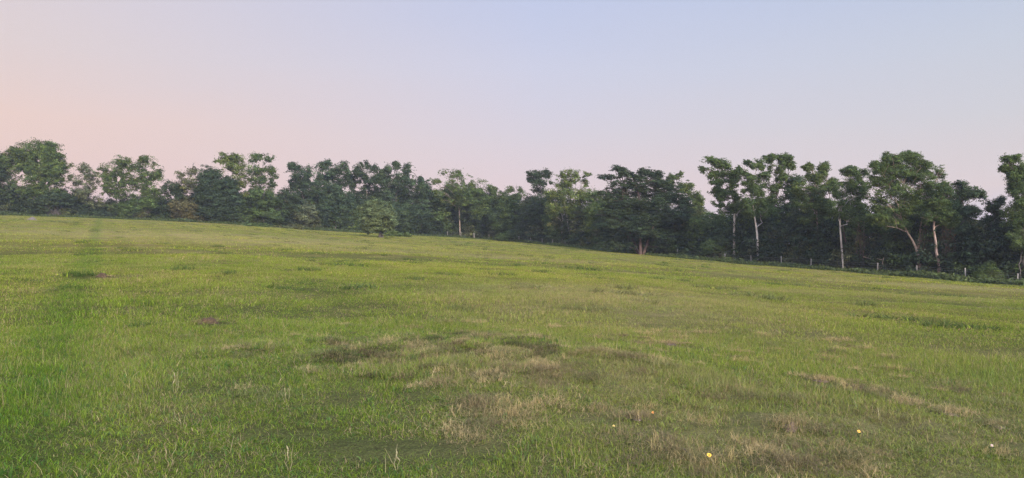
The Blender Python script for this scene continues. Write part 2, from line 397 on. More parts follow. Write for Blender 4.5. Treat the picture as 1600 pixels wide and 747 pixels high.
def px_lobes(lobes, Z, r, depth=1.0):
    out_ = []
    for l in lobes:
        cx, cy, rx, ry = l[:4]; d = l[4] if len(l) > 4 else 1.0; dz = l[5] if len(l) > 5 else r.uniform(-0.35, 0.35) * rx * Z / F
        k = (Z + dz) / F
        c = at(cx, cy, Z + dz)
        rad = np.array([rx * k, max(min(rx, ry * 1.3) * k * depth, 0.5), ry * k])
        out_.append((c, rad, d))
        # smaller sprays of leaf that break the outline
        for q in range(6):
            u = rnd_dir(r, 1)[0]; f = r.uniform(.22, .5)
            u[2] = u[2] if u[2] < 0 else u[2] * .8
            sp_ = c + u * rad * r.uniform(.7, 1.12)
            out_.append((sp_, np.array([max(rad[0] * f, .45), max(rad[1] * f, .45), max(rad[2] * f, .35)]), d * .8))
    return out_
def tree(bx, lobes, label, cat='tree', name='leafy_tree', off=4.0, Z=None, col='mid', bark='grey', seed=1, trunk_r=0.16, stems=None,
         dens=1.0, clump=None, twigs=0, hue=0.25, flat=1.0, droop=0.0, by=None, group='trees along the far edge of the meadow', mult=1.0, limb_k=1.0, shell=0.2, holes=0.24):
    r = rs(seed)
    if Z is None: Z = float(BZ(bx)) + off
    gx = at(bx, 370, Z)[0]; gz = float(ground(gx, Z))
    base = np.array([gx, Z, gz])
    root = empty(name, base)
    tag(root, label, cat, group)
    ymax = max(l[1] + l[3] for l in lobes); xa = min(l[0] - l[2] * .6 for l in lobes); xb = max(l[0] + l[2] * .6 for l in lobes)
    if name != 'young_tree' and name != 'lone_tree' and ymax < 335:      # thin sprays hanging below the crown
        lobes = list(lobes) + [(r.uniform(xa, xb), ymax + r.uniform(-4, 14), r.uniform(7, 12), r.uniform(5, 9), .4) for k in range(2 if bx < 300 else 3)]
    L3 = px_lobes(lobes, Z, r)
    size = max(0.13, 0.00155 * Z) * mult
    cl = clump or max(0.42, 0.0042 * Z)
    c = np.array(PAL[col] if isinstance(col, str) else col) * 1.08
    V, Fq, C = lobe_leaves(L3, r, size, dens, c, cl, flat, hue, droop, shell, holes if name not in ('young_tree', 'lone_tree', 'cedar_tree') else .06)
    V = V - base
    cr = new_mesh('crown', V, Fq, M_LEAF, C, parent=root)
    T = Tubes(); bc = np.array(BK[bark]); tips = []
    stems = stems or [None]
    cents = np.array([l[0] for l in L3])
    top = cents[:, 2].max()
    starts = []
    for si, st in enumerate(stems):
        if st is None:
            tgt = cents.mean(axis=0); tgt = np.array([tgt[0], tgt[1], gz + (top - gz) * 0.72])
            p = curve(base - [0, 0, 0.3], tgt, r, 10, 0.03)
        else:
            p = np.array([at(a, b, Z + (0.5 * si)) for a, b in st])
            p[0, 2] = min(p[0, 2], float(ground(p[0, 0], p[0, 1])) - 0.2)
            t = np.linspace(0, 1, len(p)); tt = np.linspace(0, 1, max(10, len(p) * 3))
            p = np.stack([np.interp(tt, t, p[:, i]) for i in range(3)], 1)
            p[1:-1] = (p[:-2] + 2 * p[1:-1] + p[2:]) / 4
        rr = trunk_r * (1 - 0.62 * np.linspace(0, 1, len(p))); rr[0] *= 1.35; rr[1] *= 1.1
        shade = bc * (1 + 0.15 * r.normal(size=(len(p), 1)))
        T.add(p - base, rr, shade, 8); starts.append((p, rr))
    for (lc, rad, d) in L3[::7]:
        # limb from the nearest stem at a lower height, then forked branches out to the lobe's skin
        best = min(starts, key=lambda s: np.min(np.linalg.norm(s[0][:, :2] - lc[:2], axis=1)) + 0.2 * r.rand())
        p, rr = best
        want = lc[2] - (0.5 + 0.35 * r.rand()) * (1.2 * np.linalg.norm(p[-1, :2] - lc[:2]) + rad[2])
        i = int(np.argmin(np.abs(p[:, 2] - want))); i = max(len(p) // 3, i)
        q = curve(p[i], lc, r, 7, 0.07, -0.05)
        T.add(q - base, np.linspace(rr[i] * 0.55, 0.045, 7) * limb_k, bc * 0.9, 5)
        for k in range(5):
            e = lc + rnd_dir(r, 1)[0] * np.array(rad) * (0.9 + 0.25 * r.rand()); e[2] = lc[2] + abs(e[2] - lc[2]) * (1 if r.rand() < 0.8 else -0.4)
            s_ = q[r.randint(3, 7)]
            T.add(curve(s_, e, r, 5, 0.08) - base, np.linspace(0.05, 0.014, 5) * limb_k, bc * 0.85, 4)
            tips.append(e)
    for k in range(twigs):           # bare dead twigs sticking out of the top
        lc, rad, d = L3[r.randint(len(L3))]
        s_ = lc + np.array([r.uniform(-.5, .5) * rad[0], 0, 0]); e = lc + np.array([r.uniform(-1.1, 1.1) * rad[0], r.uniform(-.5, .5), rad[2] * r.uniform(1.0, 1.9)])
        q = curve(s_, e, r, 6, 0.06); T.add(q - base, np.linspace(0.05, 0.018, 6), bc * 0.9, 4)
        for kk in range(3):
            s2 = q[r.randint(2, 5)]; e2 = s2 + (e - s_) * 0.4 + rnd_dir(r, 1)[0] * 0.6
            T.add(curve(s2, e2, r, 4, 0.08) - base, np.linspace(0.028, 0.012, 4), bc * 0.9, 3)
    T.build('trunk', M_BARK, root)
    return root

# --- left row
tree(60, [(55,241,36,20,1.3),(88,258,16,22,1.2),(38,262,30,16,1.1),(70,272,24,16,.8),(20,250,14,14,.9),(45,285,34,12,.7),(84,285,14,12,.5),(30,298,30,10,.8),(65,300,30,10,.7)], 'broad dome-crowned tree, biggest at the left end of the row', col='mid', seed=11, hue=.5, trunk_r=.22)
tree(-8, [(2,262,15,22,1),(-18,255,20,26,1),(8,288,14,14,.8),(-25,285,25,20,1)], 'dark tree cut off by the left edge of the photo', col='dark', seed=12)
tree(133, [(133,262,10,9,.45),(119,281,11,9,.6),(144,278,11,12,.5),(140,300,10,12,.6),(128,300,12,10,.6)], 'half-bare tree with dead grey twigs beside the dome-crowned tree', col='grey', seed=13, twigs=16, trunk_r=.12, name='half_bare_tree')
tree(182, [(172,302,10,8,.5),(190,303,10,8,.5),(170,268,12,13,.8),(193,254,12,8,.9),(186,272,12,14,.7),(176,290,14,13,.55),(196,290,10,12,.5)], 'dark-leaved tree with pale green top right of the half-bare tree', col='mid', seed=14, hue=.5)
tree(228, [(218,303,12,8,.5),(242,303,12,8,.5),(228,296,12,8,.4),(232,253,15,8,.9),(214,262,11,9,.8),(224,276,14,10,.6),(245,272,9,12,.6),(230,294,16,11,.5),(208,284,10,12,.5)], 'airy flat-topped tree with much sky showing through its crown', col='mid', seed=15, hue=.5)
tree(272, [(270,294,15,12,1),(282,304,12,10,1)], 'small dark tree low in the gap left of the sparse twiggy tree', col='dark', seed=16, trunk_r=.1)
tree(292, [(283,272,7,7,.4),(299,268,8,9,.45),(293,286,12,9,.5),(303,292,8,10,.5),(284,296,8,9,.4)], 'sparse twiggy tree standing left of the dark bulky cedar', col='olive', seed=17, twigs=9, trunk_r=.1, name='sparse_tree')
tree(336, [(326,272,15,11,1.2),(342,290,24,17,1.3),(325,300,20,20,1.2),(348,318,28,24,1.2),(330,332,26,18,1.2)], 'bulky dark purplish-green cedar below the pale-topped trees', name='cedar_tree', col='dark', seed=18, off=2, hue=.15)
tree(362, [(350,248,12,8,.9),(368,249,13,8,.9),(362,263,18,9,.8),(377,276,12,11,.6),(366,288,14,10,.6)], 'tall yellow-green tree rising behind the bulky dark cedar', col='light', seed=19, off=6, hue=.6)
tree(408, [(400,247,10,8,.8),(418,246,9,7,.7),(401,264,13,10,.8),(422,270,9,11,.8),(405,284,15,11,.6),(424,290,7,8,.5),(397,296,9,7,.5)], 'narrow open-crowned tree standing alone against the sky gap', col='mid', seed=20, off=5)
tree(412, [(410,308,20,14,1.1),(398,325,18,16,1.1),(425,325,18,18,1.1)], 'low rounded green tree under the narrow open-crowned tree', col='mid', seed=21, off=2, trunk_r=.1)
tree(452, [(450,306,15,12,1.2),(440,322,18,16,1.2),(462,325,16,16,1.2)], 'squat dark round tree right of the sky gap', col='dark', seed=22, off=2)
tree(472, [(461,262,11,8,.9),(478,274,18,12,1.1),(487,261,7,6,.7),(466,288,14,12,1),(492,292,14,14,.9),(478,308,18,12,.8)], 'dark ragged tree with three tufts on top', col='blue', seed=23, off=5)
tree(525, [(511,255,10,6,.9),(512,270,16,12,1.1),(535,264,13,9,1),(545,282,11,15,1),(520,288,20,12,1)], 'tall bluish tree behind the smooth round-headed tree', col='blue', seed=24, off=8)
tree(524, [(524,305,24,16,1.3),(510,325,22,20,1.3),(538,328,22,22,1.3)], 'smooth round-headed tree of middling height in dense dull leaf', col='blue', seed=25, off=2, hue=.3)
tree(566, [(565,258,9,7,.8),(564,273,13,11,1),(581,263,8,7,.8),(580,284,12,14,.9),(570,302,15,12,.8),(572,325,18,14,1)], 'narrow dark tree directly behind and left of the lone field tree', col='dark', seed=26, off=5)
tree(616, [(603,265,12,8,1),(619,259,6,8,1),(636,266,10,8,1),(600,282,14,12,1.1),(625,284,22,14,1.1),(642,280,6,12,.8),(612,308,30,18,1.1),(620,335,28,20,1.1)], 'massive dark tree with a small spire on top behind the lone field tree', col='blue', seed=27, off=4, hue=.35, trunk_r=.22)
tree(660, [(661,282,8,7,1.1),(658,296,14,10,1.1),(663,314,20,14,1.1),(658,336,22,18,1.1)], 'dark cone-shaped tree just right of the spire-topped tree', col='blue', seed=28, off=4)
tree(719, [(694,270,9,5,.45),(680,283,9,5,.35),(714,274,12,7,.6),(726,280,8,8,.55),(706,288,10,8,.45),(688,300,10,8,.6),(722,298,14,10,.6)], 'thin tall tree with feathery top and a long pale trunk', col='light', seed=29, off=2, bark='tan', stems=[[(719,372),(718,340),(717,310),(716,285),(712,272)]], trunk_r=.16, twigs=5)
tree(700, [(705,302,14,14,1),(700,325,20,20,1.1)], 'leafy green tree behind the long pale trunk', col='mid', seed=30, off=6)
tree(748, [(744,294,16,11,1.1),(764,302,11,12,1.1),(735,315,22,16,1.1),(758,328,22,20,1.1)], 'full green rounded tree right of the long pale trunk', col='mid', seed=31, off=4, hue=.5)
tree(798, [(797,295,8,5,.4),(790,310,15,11,1),(808,304,11,11,.9),(798,328,22,18,1.1),(785,345,20,16,1.1)], 'middling green tree dipping between the rounded tree and the tall dark one', col='mid', seed=32, off=6, hue=.4)
tree(842, [(835,274,11,8,1),(852,273,8,8,1),(843,287,16,8,.9),(846,305,15,14,1.1),(838,328,18,18,1.1),(850,345,18,18,1.1)], 'tall dark tree with a blunt square top', col='dark', seed=33, off=5)
tree(888, [(893,272,22,7,.9),(886,284,18,9,.7),(910,284,8,8,.6),(868,300,13,13,1),(888,306,20,15,1),(912,306,12,12,.9),(865,326,14,14,.9),(905,330,14,12,.8),(885,330,12,10,.7)], 'bright green tree on several slender pale stems', col='light', seed=34, off=3, hue=.5, bark='pale', trunk_r=.13,
     stems=[[(890,384),(890,366),(887,352),(886,338),(882,315)], [(890,384),(891,366),(893,352),(895,342),(898,310)], [(895,384),(897,366),(899,355),(901,342),(906,318)], [(880,384),(878,366),(879,352),(880,342),(872,322)]])
tree(935, [(930,308,14,12,.9),(945,318,14,14,1),(928,330,14,14,1),(940,345,18,16,1)], 'leafy tree between the pale stems and the great layered cedar', col='mid', seed=35, off=5, hue=.4)
# the great cedar in front of the fence
tree(1003, [(966,264,6,3,1.6,0),(976,269,8,4,1.5,0),(990,277,12,6,1.4,0),(952,277,14,3,1.2,0),(1010,269,11,5,1.3,0),(1024,273,9,6,1.3,0),(1005,284,30,9,1.2,0),(970,288,18,7,1.0,0),(1040,288,16,8,1.2,0),
            (958,302,22,7,1.1),(1000,300,34,9,1.2),(1045,302,24,10,1.2),(975,318,34,9,1.2),(1025,316,40,11,1.2),(1068,318,16,9,1.1),(955,334,26,9,1.2),(1000,334,42,12,1.2),(1052,335,32,12,1.2),
            (965,352,34,11,1.2),(1020,352,44,13,1.2),(1075,350,20,12,1.2),(975,370,34,9,1.1),(1040,370,38,10,1.1),(1080,368,18,9,1),(965,384,26,7,.9),(1035,384,30,7,.9),(1065,388,18,6,.8),(1004,362,24,9,1,-2.5),(1010,345,22,9,1,-2.5)],
     'great dark layered cedar with a red-brown forked trunk in front of the fence', name='cedar_tree', col=(0.033, 0.055, 0.028), seed=36, Z=116.5, hue=.3, flat=.55, bark='red', trunk_r=.30, clump=.75, dens=.85,
     stems=[[(1000,403),(1001,392),(1000,380),(1002,350),(1000,310),(990,280)], [(1003,403),(1007,392),(1012,378),(1022,350),(1030,310)], [(1000,403),(996,392),(990,376),(978,350)]])
tree(1078, [(1057,274,8,6,.8),(1048,280,7,6,.7),(1070,293,12,10,.9),(1086,308,12,10,1),(1080,325,18,14,1),(1092,330,10,8,1)], 'bright-edged green tree sloping down behind the layered cedar', col='mid', seed=37, off=12, hue=.7)
tree(1112, [(1110,342,18,10,1),(1124,348,14,12,1)], 'low hazy green tree at the foot of the open gap', col='light', seed=38, off=25)
tree(1147, [(1134,330,11,7,.5),(1156,328,10,8,.6),(1128,306,9,8,.6),(1108,250,10,6,1),(1103,264,8,4,.9),(1128,256,14,8,1.1),(1114,272,9,5,.8),(1132,270,12,7,.9),(1122,285,8,5,.8),(1142,284,12,9,.9),(1122,298,10,5,.9),(1140,302,11,8,.8),(1122,316,10,6,.8),(1140,322,14,7,.8),(1154,312,9,10,.7),(1152,272,8,8,.8)], 'tall open tree on a straight white trunk at the gap', col='mid', seed=39, off=2.5, bark='pale', trunk_r=.20, hue=.3,
     stems=[[(1147,400),(1147,380),(1147.5,350),(1148,325),(1143,300),(1136,270)]])
tree(1183, [(1172,330,12,8,.6),(1192,332,12,8,.6),(1176,292,12,9,.7),(1164,264,13,8,1),(1180,256,14,8,1.1),(1170,280,15,10,1),(1190,278,12,11,1),(1178,300,17,9,.9),(1164,318,12,8,.8),(1186,318,12,8,.7)], 'tall tree on a slightly bent pale trunk second from the gap', col='mid', seed=40, off=1.6, bark='pale', trunk_r=.18, hue=.3,
     stems=[[(1184,408),(1184,390),(1183,365),(1180,345),(1176,320),(1175,280)]])
tree(1216, [(1204,248,11,7,1),(1224,248,13,8,1.1),(1214,262,14,9,.9),(1236,258,6,7,.8),(1226,280,13,10,.8),(1208,292,20,9,1),(1224,306,16,8,.9),(1200,312,12,8,.9)], 'tallest crown between the bent pale trunk and the paler trees', col='mid', seed=41, off=8, hue=.35, trunk_r=.18)
tree(1246, [(1246,282,14,9,.9),(1238,298,12,10,.9),(1240,318,14,10,.8)], 'narrow shaded tree filling the dip beside the tallest crown', col='blue', seed=42, off=9)
tree(1279, [(1264,262,8,7,.8),(1286,261,8,8,.8),(1274,278,17,10,1),(1256,295,18,12,1.1),(1282,298,20,14,1.1),(1302,288,12,9,1),(1262,318,22,12,1),(1290,322,20,14,1),(1272,342,20,12,.8)], 'broad leafy tree with two pale tufts on top', col='mid', seed=43, off=4, hue=.5, bark='tan', trunk_r=.16,
     stems=[[(1279,420),(1279,390),(1278,370),(1276,330),(1274,290)], [(1281,420),(1281,385),(1283,365),(1290,325)]])
tree(1316, [(1324,316,14,9,.8),(1346,292,9,9,.8),(1332,340,16,9,.6),(1327,267,11,7,1),(1342,272,10,8,.9),(1332,286,16,10,1),(1318,302,14,9,.8),(1345,304,12,10,.7),(1336,322,16,8,.7),(1310,330,13,9,.7)], 'tree on a long leaning white trunk left of the biggest tree', col='mid', seed=44, off=1.0, bark='pale', trunk_r=.15, hue=.35,
     stems=[[(1318,424),(1316,400),(1314,375),(1312,345),(1314,325),(1322,295)]])
tree(1437, [(1404,243,20,8,1.1),(1390,250,14,8,1.1),(1425,250,16,9,1.1),(1373,262,16,9,1),(1445,262,16,10,1.1),(1405,268,30,13,1.2),(1440,280,28,15,1.2),(1380,285,22,12,1),(1466,270,9,11,.9),(1472,290,9,12,.9),
            (1412,298,34,14,1.2),(1368,305,16,9,.8),(1452,308,26,15,1.2),(1388,322,26,12,1.1),(1425,325,30,14,1.1),(1462,332,20,13,1),(1375,342,20,10,.9),(1400,348,22,10,.8)], 'biggest tree at the right, wide crown on a forked tan trunk', col='mid', seed=45, off=2.0, hue=.4, bark='tan', trunk_r=.19, dens=.9,
     stems=[[(1438,428),(1436,410),(1433,392),(1427,378),(1417,362),(1408,340)], [(1436,412),(1434,392),(1436,375),(1440,345)]])
tree(1467, [(1476,300,12,14,.9),(1470,318,14,14,1),(1458,340,20,13,.8),(1480,340,16,14,1)], 'vine-hung tree on a pinkish crooked trunk', col='mid', seed=46, off=1.6, hue=.4, bark='pink', trunk_r=.19, stems=[[(1468,428),(1467,412),(1463,395),(1462,375),(1458,355),(1464,330)]])
tree(1505, [(1493,291,12,8,.9),(1516,298,14,7,.8),(1528,304,7,5,.6),(1498,308,15,10,1),(1490,325,16,14,1.1),(1512,335,18,14,1.1),(1500,355,22,16,1.1)], 'lower tree with a branch reaching right toward the open sky', col='blue', seed=47, off=5, hue=.3)
tree(1553, [(1548,322,9,9,.8),(1562,316,6,6,.7),(1556,338,14,12,.9),(1546,356,16,14,1),(1566,362,16,16,1.1)], 'dark loose tree in the dip near the right edge', col='dark', seed=48, off=5)
tree(1600, [(1580,330,14,10,.7),(1584,290,10,8,.8),(1590,345,16,10,.7),(1582,248,14,6,1.0),(1596,256,16,8,1.1),(1576,262,8,5,.8),(1588,274,15,9,1.1),(1610,272,16,12,1.1),(1592,294,15,10,1),(1612,300,18,14,1.1),(1596,318,16,10,.9),(1625,285,18,25,1),(1618,330,22,18,1)], 'drooping feathery tree cut off by the right edge of the photo', col='mid', seed=49, off=3, hue=.3, droop=.6, trunk_r=.2)
tree(1592, [(1592,370,12,13,1.1),(1604,380,14,14,1.1)], 'small fresh green tree low at the right edge of the photo', col='light', seed=50, off=1.5, trunk_r=.08)
for i, (x, lo, cl, o_, lb) in enumerate([
    (1165, [(1163,345,12,10,1),(1168,362,14,12,1)], 'mid', 2.0, 'leafy young tree between the straight white trunk and the bent pale one'),
    (1208, [(1205,332,16,12,1),(1212,352,18,12,1),(1202,372,14,12,1)], 'mid', 2.5, 'hanging leafy young tree right of the bent pale trunk'),
    (1243, [(1243,345,15,12,1),(1236,366,14,14,1),(1252,384,14,12,.9)], 'blue', 3.0, 'dull green young tree under the narrow shaded tree'),
    (1300, [(1300,352,12,10,1),(1296,370,14,12,1),(1303,392,12,12,.9)], 'mid', 3.0, 'young tree left of the leaning white trunk'),
    (1342, [(1338,345,14,11,.9),(1345,365,14,13,.8),(1338,388,13,12,.8)], 'olive', 2.5, 'thin olive young tree right of the leaning white trunk'),
    (1380, [(1372,358,16,12,1),(1388,370,16,12,1),(1376,388,15,12,.9)], 'mid', 2.5, 'leafy young tree left of the forked tan trunk'),
    (1408, [(1402,385,12,13,.9),(1412,400,12,12,.9)], 'dark', 2.5, 'low dark young tree touching the forked tan trunk'),
    (1520, [(1512,375,16,13,1),(1530,388,15,13,1),(1512,402,14,11,1)], 'dark', 3.5, 'dark young tree under the branch reaching right'),
    (1570, [(1565,385,14,13,1),(1578,402,14,12,1)], 'dark', 3.0, 'dark young tree in front of the dip near the right edge'),
    (1094, [(1090,352,13,12,1),(1100,368,14,12,1),(1090,384,13,10,1)], 'mid', 3.0, 'leafy young tree at the right foot of the layered cedar'),
    (925, [(925,352,12,10,1),(932,366,12,9,1)], 'light', 2.5, 'pale green young tree above the round yellowish-grey bush'),
    (862, [(858,345,12,10,1),(865,360,12,10,1)], 'mid', 2.0, 'leafy young tree left of the pale stems'),
    (780, [(775,340,13,11,1),(785,355,13,10,1)], 'blue', 2.0, 'dull young tree above the first fence posts'),
    (690, [(688,340,14,11,1),(700,354,14,10,1)], 'mid', 2.0, 'leafy young tree left of the long pale trunk'),
    (550, [(548,338,14,12,1),(556,352,12,9,1)], 'mid', 1.5, 'leafy young tree immediately left of the lone field tree'),
    (370, [(368,322,15,12,1),(376,338,15,10,1)], 'mid', 1.5, 'leafy young tree at the foot of the yellow-green tree')]):
    tree(x, lo, lb, name='young_tree', off=o_ + (3.5 if x > 1130 else .5), col=cl, seed=600 + i, trunk_r=.07, group='young trees filling the foot of the row', hue=.4)
# a few more beyond the right and left frame so that the row does not end there
tree(1680, [(1660,262,24,16,1),(1690,280,26,20,1.1),(1675,310,32,22,1.1),(1690,350,40,28,1.1)], 'leafy tree beyond the right edge of the photo', col='mid', seed=51, off=4)
tree(-200, [(-190,262,28,20,1.1),(-215,285,32,20,1.1),(-170,290,26,16,1.1)], 'dark leafy tree far beyond the left edge of the photo', col='dark', seed=53, off=4)
tree(-90, [(-80,258,26,18,1.1),(-95,285,30,20,1.1),(-60,290,24,16,1.1)], 'leafy tree beyond the left edge of the photo', col='mid', seed=52, off=4)

# the lone tree out in the field
tree(594, [(590,321,16,9,1.2,0),(579,329,15,11,1.2,0),(602,330,14,11,1.2,0),(590,338,24,13,1.3,0),(572,344,12,10,1.2,0),(609,346,12,10,1.2,0),(584,354,18,8,1.2,0),(602,355,15,7,1.2,0),(575,357,10,5,1,0),(590,345,20,12,1.2,-1)], 'lone small grey-green tree standing out in the open meadow', name='lone_tree', col=(.105, .145, .070), seed=60, Z=121, hue=.25, bark='dark', trunk_r=.26, group='trees standing in front of the row', clump=.55,
     stems=[[(593,372),(594,364),(594,355),(592,340)], [(597,371),(597,364),(600,352)]])

# --- individually visible shrubs
def shrub(bx, lobes, label, off=1.5, Z=None, col='mid', seed=1, hue=.3, name='bush', cat='bush', dens=1.0, group='bushes along the fence and hedge'):
    r = rs(seed)
    if Z is None: Z = float(BZ(bx)) + off
    gx = at(bx, 370, Z)[0]; base = np.array([gx, Z, float(ground(gx, Z))])
    root = empty(name, base); tag(root, label, cat, group)
    L3 = px_lobes(lobes, Z, r)
    V, Fq, C = lobe_leaves(L3, r, max(.13, .0018 * Z), dens, PAL[col], max(.32, .0036 * Z), 1, hue)
    new_mesh('foliage', V - base, Fq, M_LEAF, C, parent=root)
    T = Tubes()
    for c, rad, d in L3:
        for k in range(4):
            T.add(curve(base + [r.uniform(-.1, .1), r.uniform(-.1, .1), -.1], c + rnd_dir(r, 1)[0] * np.array(rad) * .7, r, 5) - base, np.linspace(.035, .01, 5), np.array(BK['grey']), 4)
    T.build('stem', M_BARK, root)
shrub(919, [(918,376,9,8,1.2),(914,382,8,6,1),(924,382,7,6,1)], 'round yellowish-grey bush right behind the fence, left of the layered cedar', col='olive', seed=70)
shrub(802, [(800,368,16,7,1.1),(785,371,10,5,1),(818,368,12,9,1.1)], 'wide low bush behind the first fence posts', col='mid', seed=71)
shrub(450, [(440,357,16,3.2,1),(462,355.5,14,4,1)], 'long low weedy bush out in front of the hedge', col='olive', seed=72, off=-6)
shrub(395, [(395,353,14,2.6,1),(410,354,12,2.6,1)], 'flat straggly bush at the foot of the low rounded tree', col='mid', seed=73, off=-5)
shrub(626, [(615,366,12,4,1),(632,369,10,3,1)], 'small bright green bush just behind the lone tree', col='light', seed=74, Z=138)
shrub(1548, [(1540,428,16,8,1.1),(1560,432,12,7,1.1),(1545,420,9,6,1)], 'leafy bush behind the last two fence posts at the right', col='mid', seed=75, off=.8)
shrub(1120, [(1112,385,14,11,1.1),(1128,378,12,12,1.1)], 'rounded bush left of the straight white trunk', col='mid', seed=76, off=1.5)
shrub(940, [(935,392,12,5,1),(962,396,14,5,1)], 'weedy bush growing through the fence left of the cedar trunk', col='mid', seed=77, off=.5)
shrub(480, [(475,330,20,14,1.2),(470,345,22,12,1.2)], 'dusty grey-green bush in front of the ragged three-tufted tree', col='grey', seed=78, off=1.5)
shrub(220, [(222,318,24,9,1.1),(200,328,22,10,1.1)], 'bramble bush under the airy flat-topped tree', col='mid', seed=79, off=1.0)
shrub(90, [(90,312,26,10,1.1),(70,322,24,10,1.1)], 'bramble bush under the broad dome-crowned tree', col='dark', seed=80, off=1.0)
shrub(290, [(288,325,20,12,1.1),(300,338,20,8,1.1)], 'olive bush low in the hedge left of the bulky dark cedar', col='brown', seed=81, off=.8)

# --- the thicket that closes the foot of the row: one mass
def thicket():
    r = rs(90)
    tx = [-400, 0, 60, 100, 128, 150, 166, 190, 250, 262, 288, 310, 370, 390, 410, 432, 447, 480, 500, 560, 640, 760, 800, 860, 930, 990, 1060, 1090, 1105, 1135, 1200, 1250, 1310, 1335, 1400, 1480, 1510, 1545, 1600, 1900]
    ty = [290, 286, 290, 288, 300, 312, 311, 303, 305, 302, 306, 294, 296, 304, 302, 306, 300, 298, 298, 296, 290, 300, 308, 302, 312, 308, 316, 330, 334, 330, 310, 308, 310, 308, 306, 318, 335, 345, 345, 345]
    Ls = []
    px = -390.0
    while px < 1760:
        Zb = float(BZ(px)); k = Zb / F
        top = float(np.interp(px, tx, ty)); bot = float(BY(px))
        for dz, hf in ((2.2, 0.35), (3.6, 0.72), (6.0, 0.95), (9.0, 1.0), (13.0, 1.0)):
            Z = Zb + dz + r.uniform(-.7, .7); kk = Z / F
            cx = px + r.uniform(-8, 8); g0 = float(ground(at(cx, 370, Z)[0], Z))
            H = (bot - top) * kk * hf * r.uniform(.72, 1.02)
            w = r.uniform(1.2, 1.9)
            n = max(1, int(H / 2.2))
            for q in range(n):
                hh = H / n
                c = at(cx + r.uniform(-4, 4), 370, Z + r.uniform(-.5, .5)); c[2] = g0 + hh * (q + .5)
                Ls.append((c, (w, w * .8, hh * .6), .75 if q < n - 1 else .95))
        px += 1.9 / k
    # leaf colour varies from lobe to lobe
    cols = [PAL['mid'], PAL['dark'], PAL['blue'], PAL['dark'], PAL['mid'], PAL['olive']]
    Vs, Fs, Cs = [], [], []; n0 = 0; ass = r.randint(len(cols), size=len(Ls))
    for ci in range(len(cols)):
        sub = [l for i, l in enumerate(Ls) if ass[i] == ci]
        V, Fq, C = lobe_leaves(sub, r, .27, .8, np.array(cols[ci]) * .78, .62, 1, .3)
        Vs.append(V); Fs.append(Fq + n0); Cs.append(C); n0 += len(V)
    o = new_mesh('undergrowth', np.concatenate(Vs), np.concatenate(Fs), M_LEAF, np.concatenate(Cs))
    tag(o, 'dense dark thicket closing the foot of the tree row', 'undergrowth', kind='stuff')
    return len(Ls), n0 // 4
print('thicket', thicket())

# --- tall uncut weeds along the fence and at the hedge foot: one mass
def verge():
    r = rs(91); n = 60000
    px = r.uniform(-120, 1720, n); Zb = BZ(px)
    off = np.where(px > 760, r.uniform(-4.0, 3.0, n) * np.clip((px - 700) / 150, .4, 1) * np.where((px > 930) & (px < 1200), 1.2, .8), r.uniform(-1.5, 2.5, n))
    Z = Zb + off; X = (px - 800) / F * Z
    dens = vnoise(X, Z, 2.2, 7) + .5
    keep = r.rand(n) < .35 + dens; X, Z, dens = X[keep], Z[keep], dens[keep]; n = len(X)
    hgt = (.22 + .62 * dens) * r.uniform(.4, 1.1, n)
    g0 = ground(X, Z)
    P = np.stack([X, Z, g0 + hgt * r.rand(n)], 1)
    Nn = rnd_dir(r, n) * .7 + np.array([0, -.5, .5]); Nn /= np.linalg.norm(Nn, axis=1, keepdims=True)
    V, Fq = leaf_cards(P, Nn, .30, r, .5)
    C = np.array([0.058, .088, .030]) * np.exp(r.normal(size=(n, 1)) * .25) * (1 + .3 * r.rand(n, 1) * np.array([1, .3, 0]))
    o = new_mesh('weeds', V, Fq, M_LEAF, np.repeat(C, 4, axis=0))
    tag(o, 'tall uncut weeds along the fence and hedge foot', 'weeds', kind='stuff')
verge()

# --- creepers hanging round the right-hand trunks
def creeper(px0, px1, y0, y1, label, seed, off):
    r = rs(seed); Z = float(BZ((px0 + px1) / 2)) + off
    root = empty('hanging_creeper', at((px0 + px1) / 2, y1, Z)); tag(root, label, 'creeper', 'creepers hanging among the right-hand trunks')
    b = np.array(root.location); T = Tubes(); lv = []
    for k in range(int((px1 - px0) * 1.1)):
        x = r.uniform(px0, px1); a = at(x, y0 + r.uniform(-6, 10), Z + r.uniform(-.6, .6)); e = at(x + r.uniform(-3, 3), y1 - r.uniform(0, 18), Z + r.uniform(-.6, .6))
        q = curve(a, e, r, 8, .03); T.add(q - b, np.full(8, .018), np.array([.15, .09, .065]) * r.uniform(.6, 1.3), 3)
        for w in range(26): lv.append(q[r.randint(8)] + b * 0 + r.normal(size=3) * .16)
    T.build('vine', M_BARK, root)
    P = np.array(lv); Nn = rnd_dir(r, len(P)); V, Fq = leaf_cards(P, Nn, .17, r)
    C = np.where(r.rand(len(P), 1) < .35, np.array([[.14, .085, .05]]), np.array([[.055, .08, .03]])) * np.exp(r.normal(size=(len(P), 1)) * .25)
    new_mesh('foliage', V - b, Fq, M_LEAF, np.repeat(C, 4, axis=0), parent=root)
creeper(1436, 1458, 355, 418, 'reddish creeper hanging between the forked trunk and the crooked trunk', 95, 2.6)
creeper(1472, 1492, 355, 420, 'reddish-brown creeper curtain right of the crooked trunk', 96, 2.6)
creeper(1340, 1352, 350, 415, 'tangle of thin creepers right of the leaning white trunk', 97, 1.8)

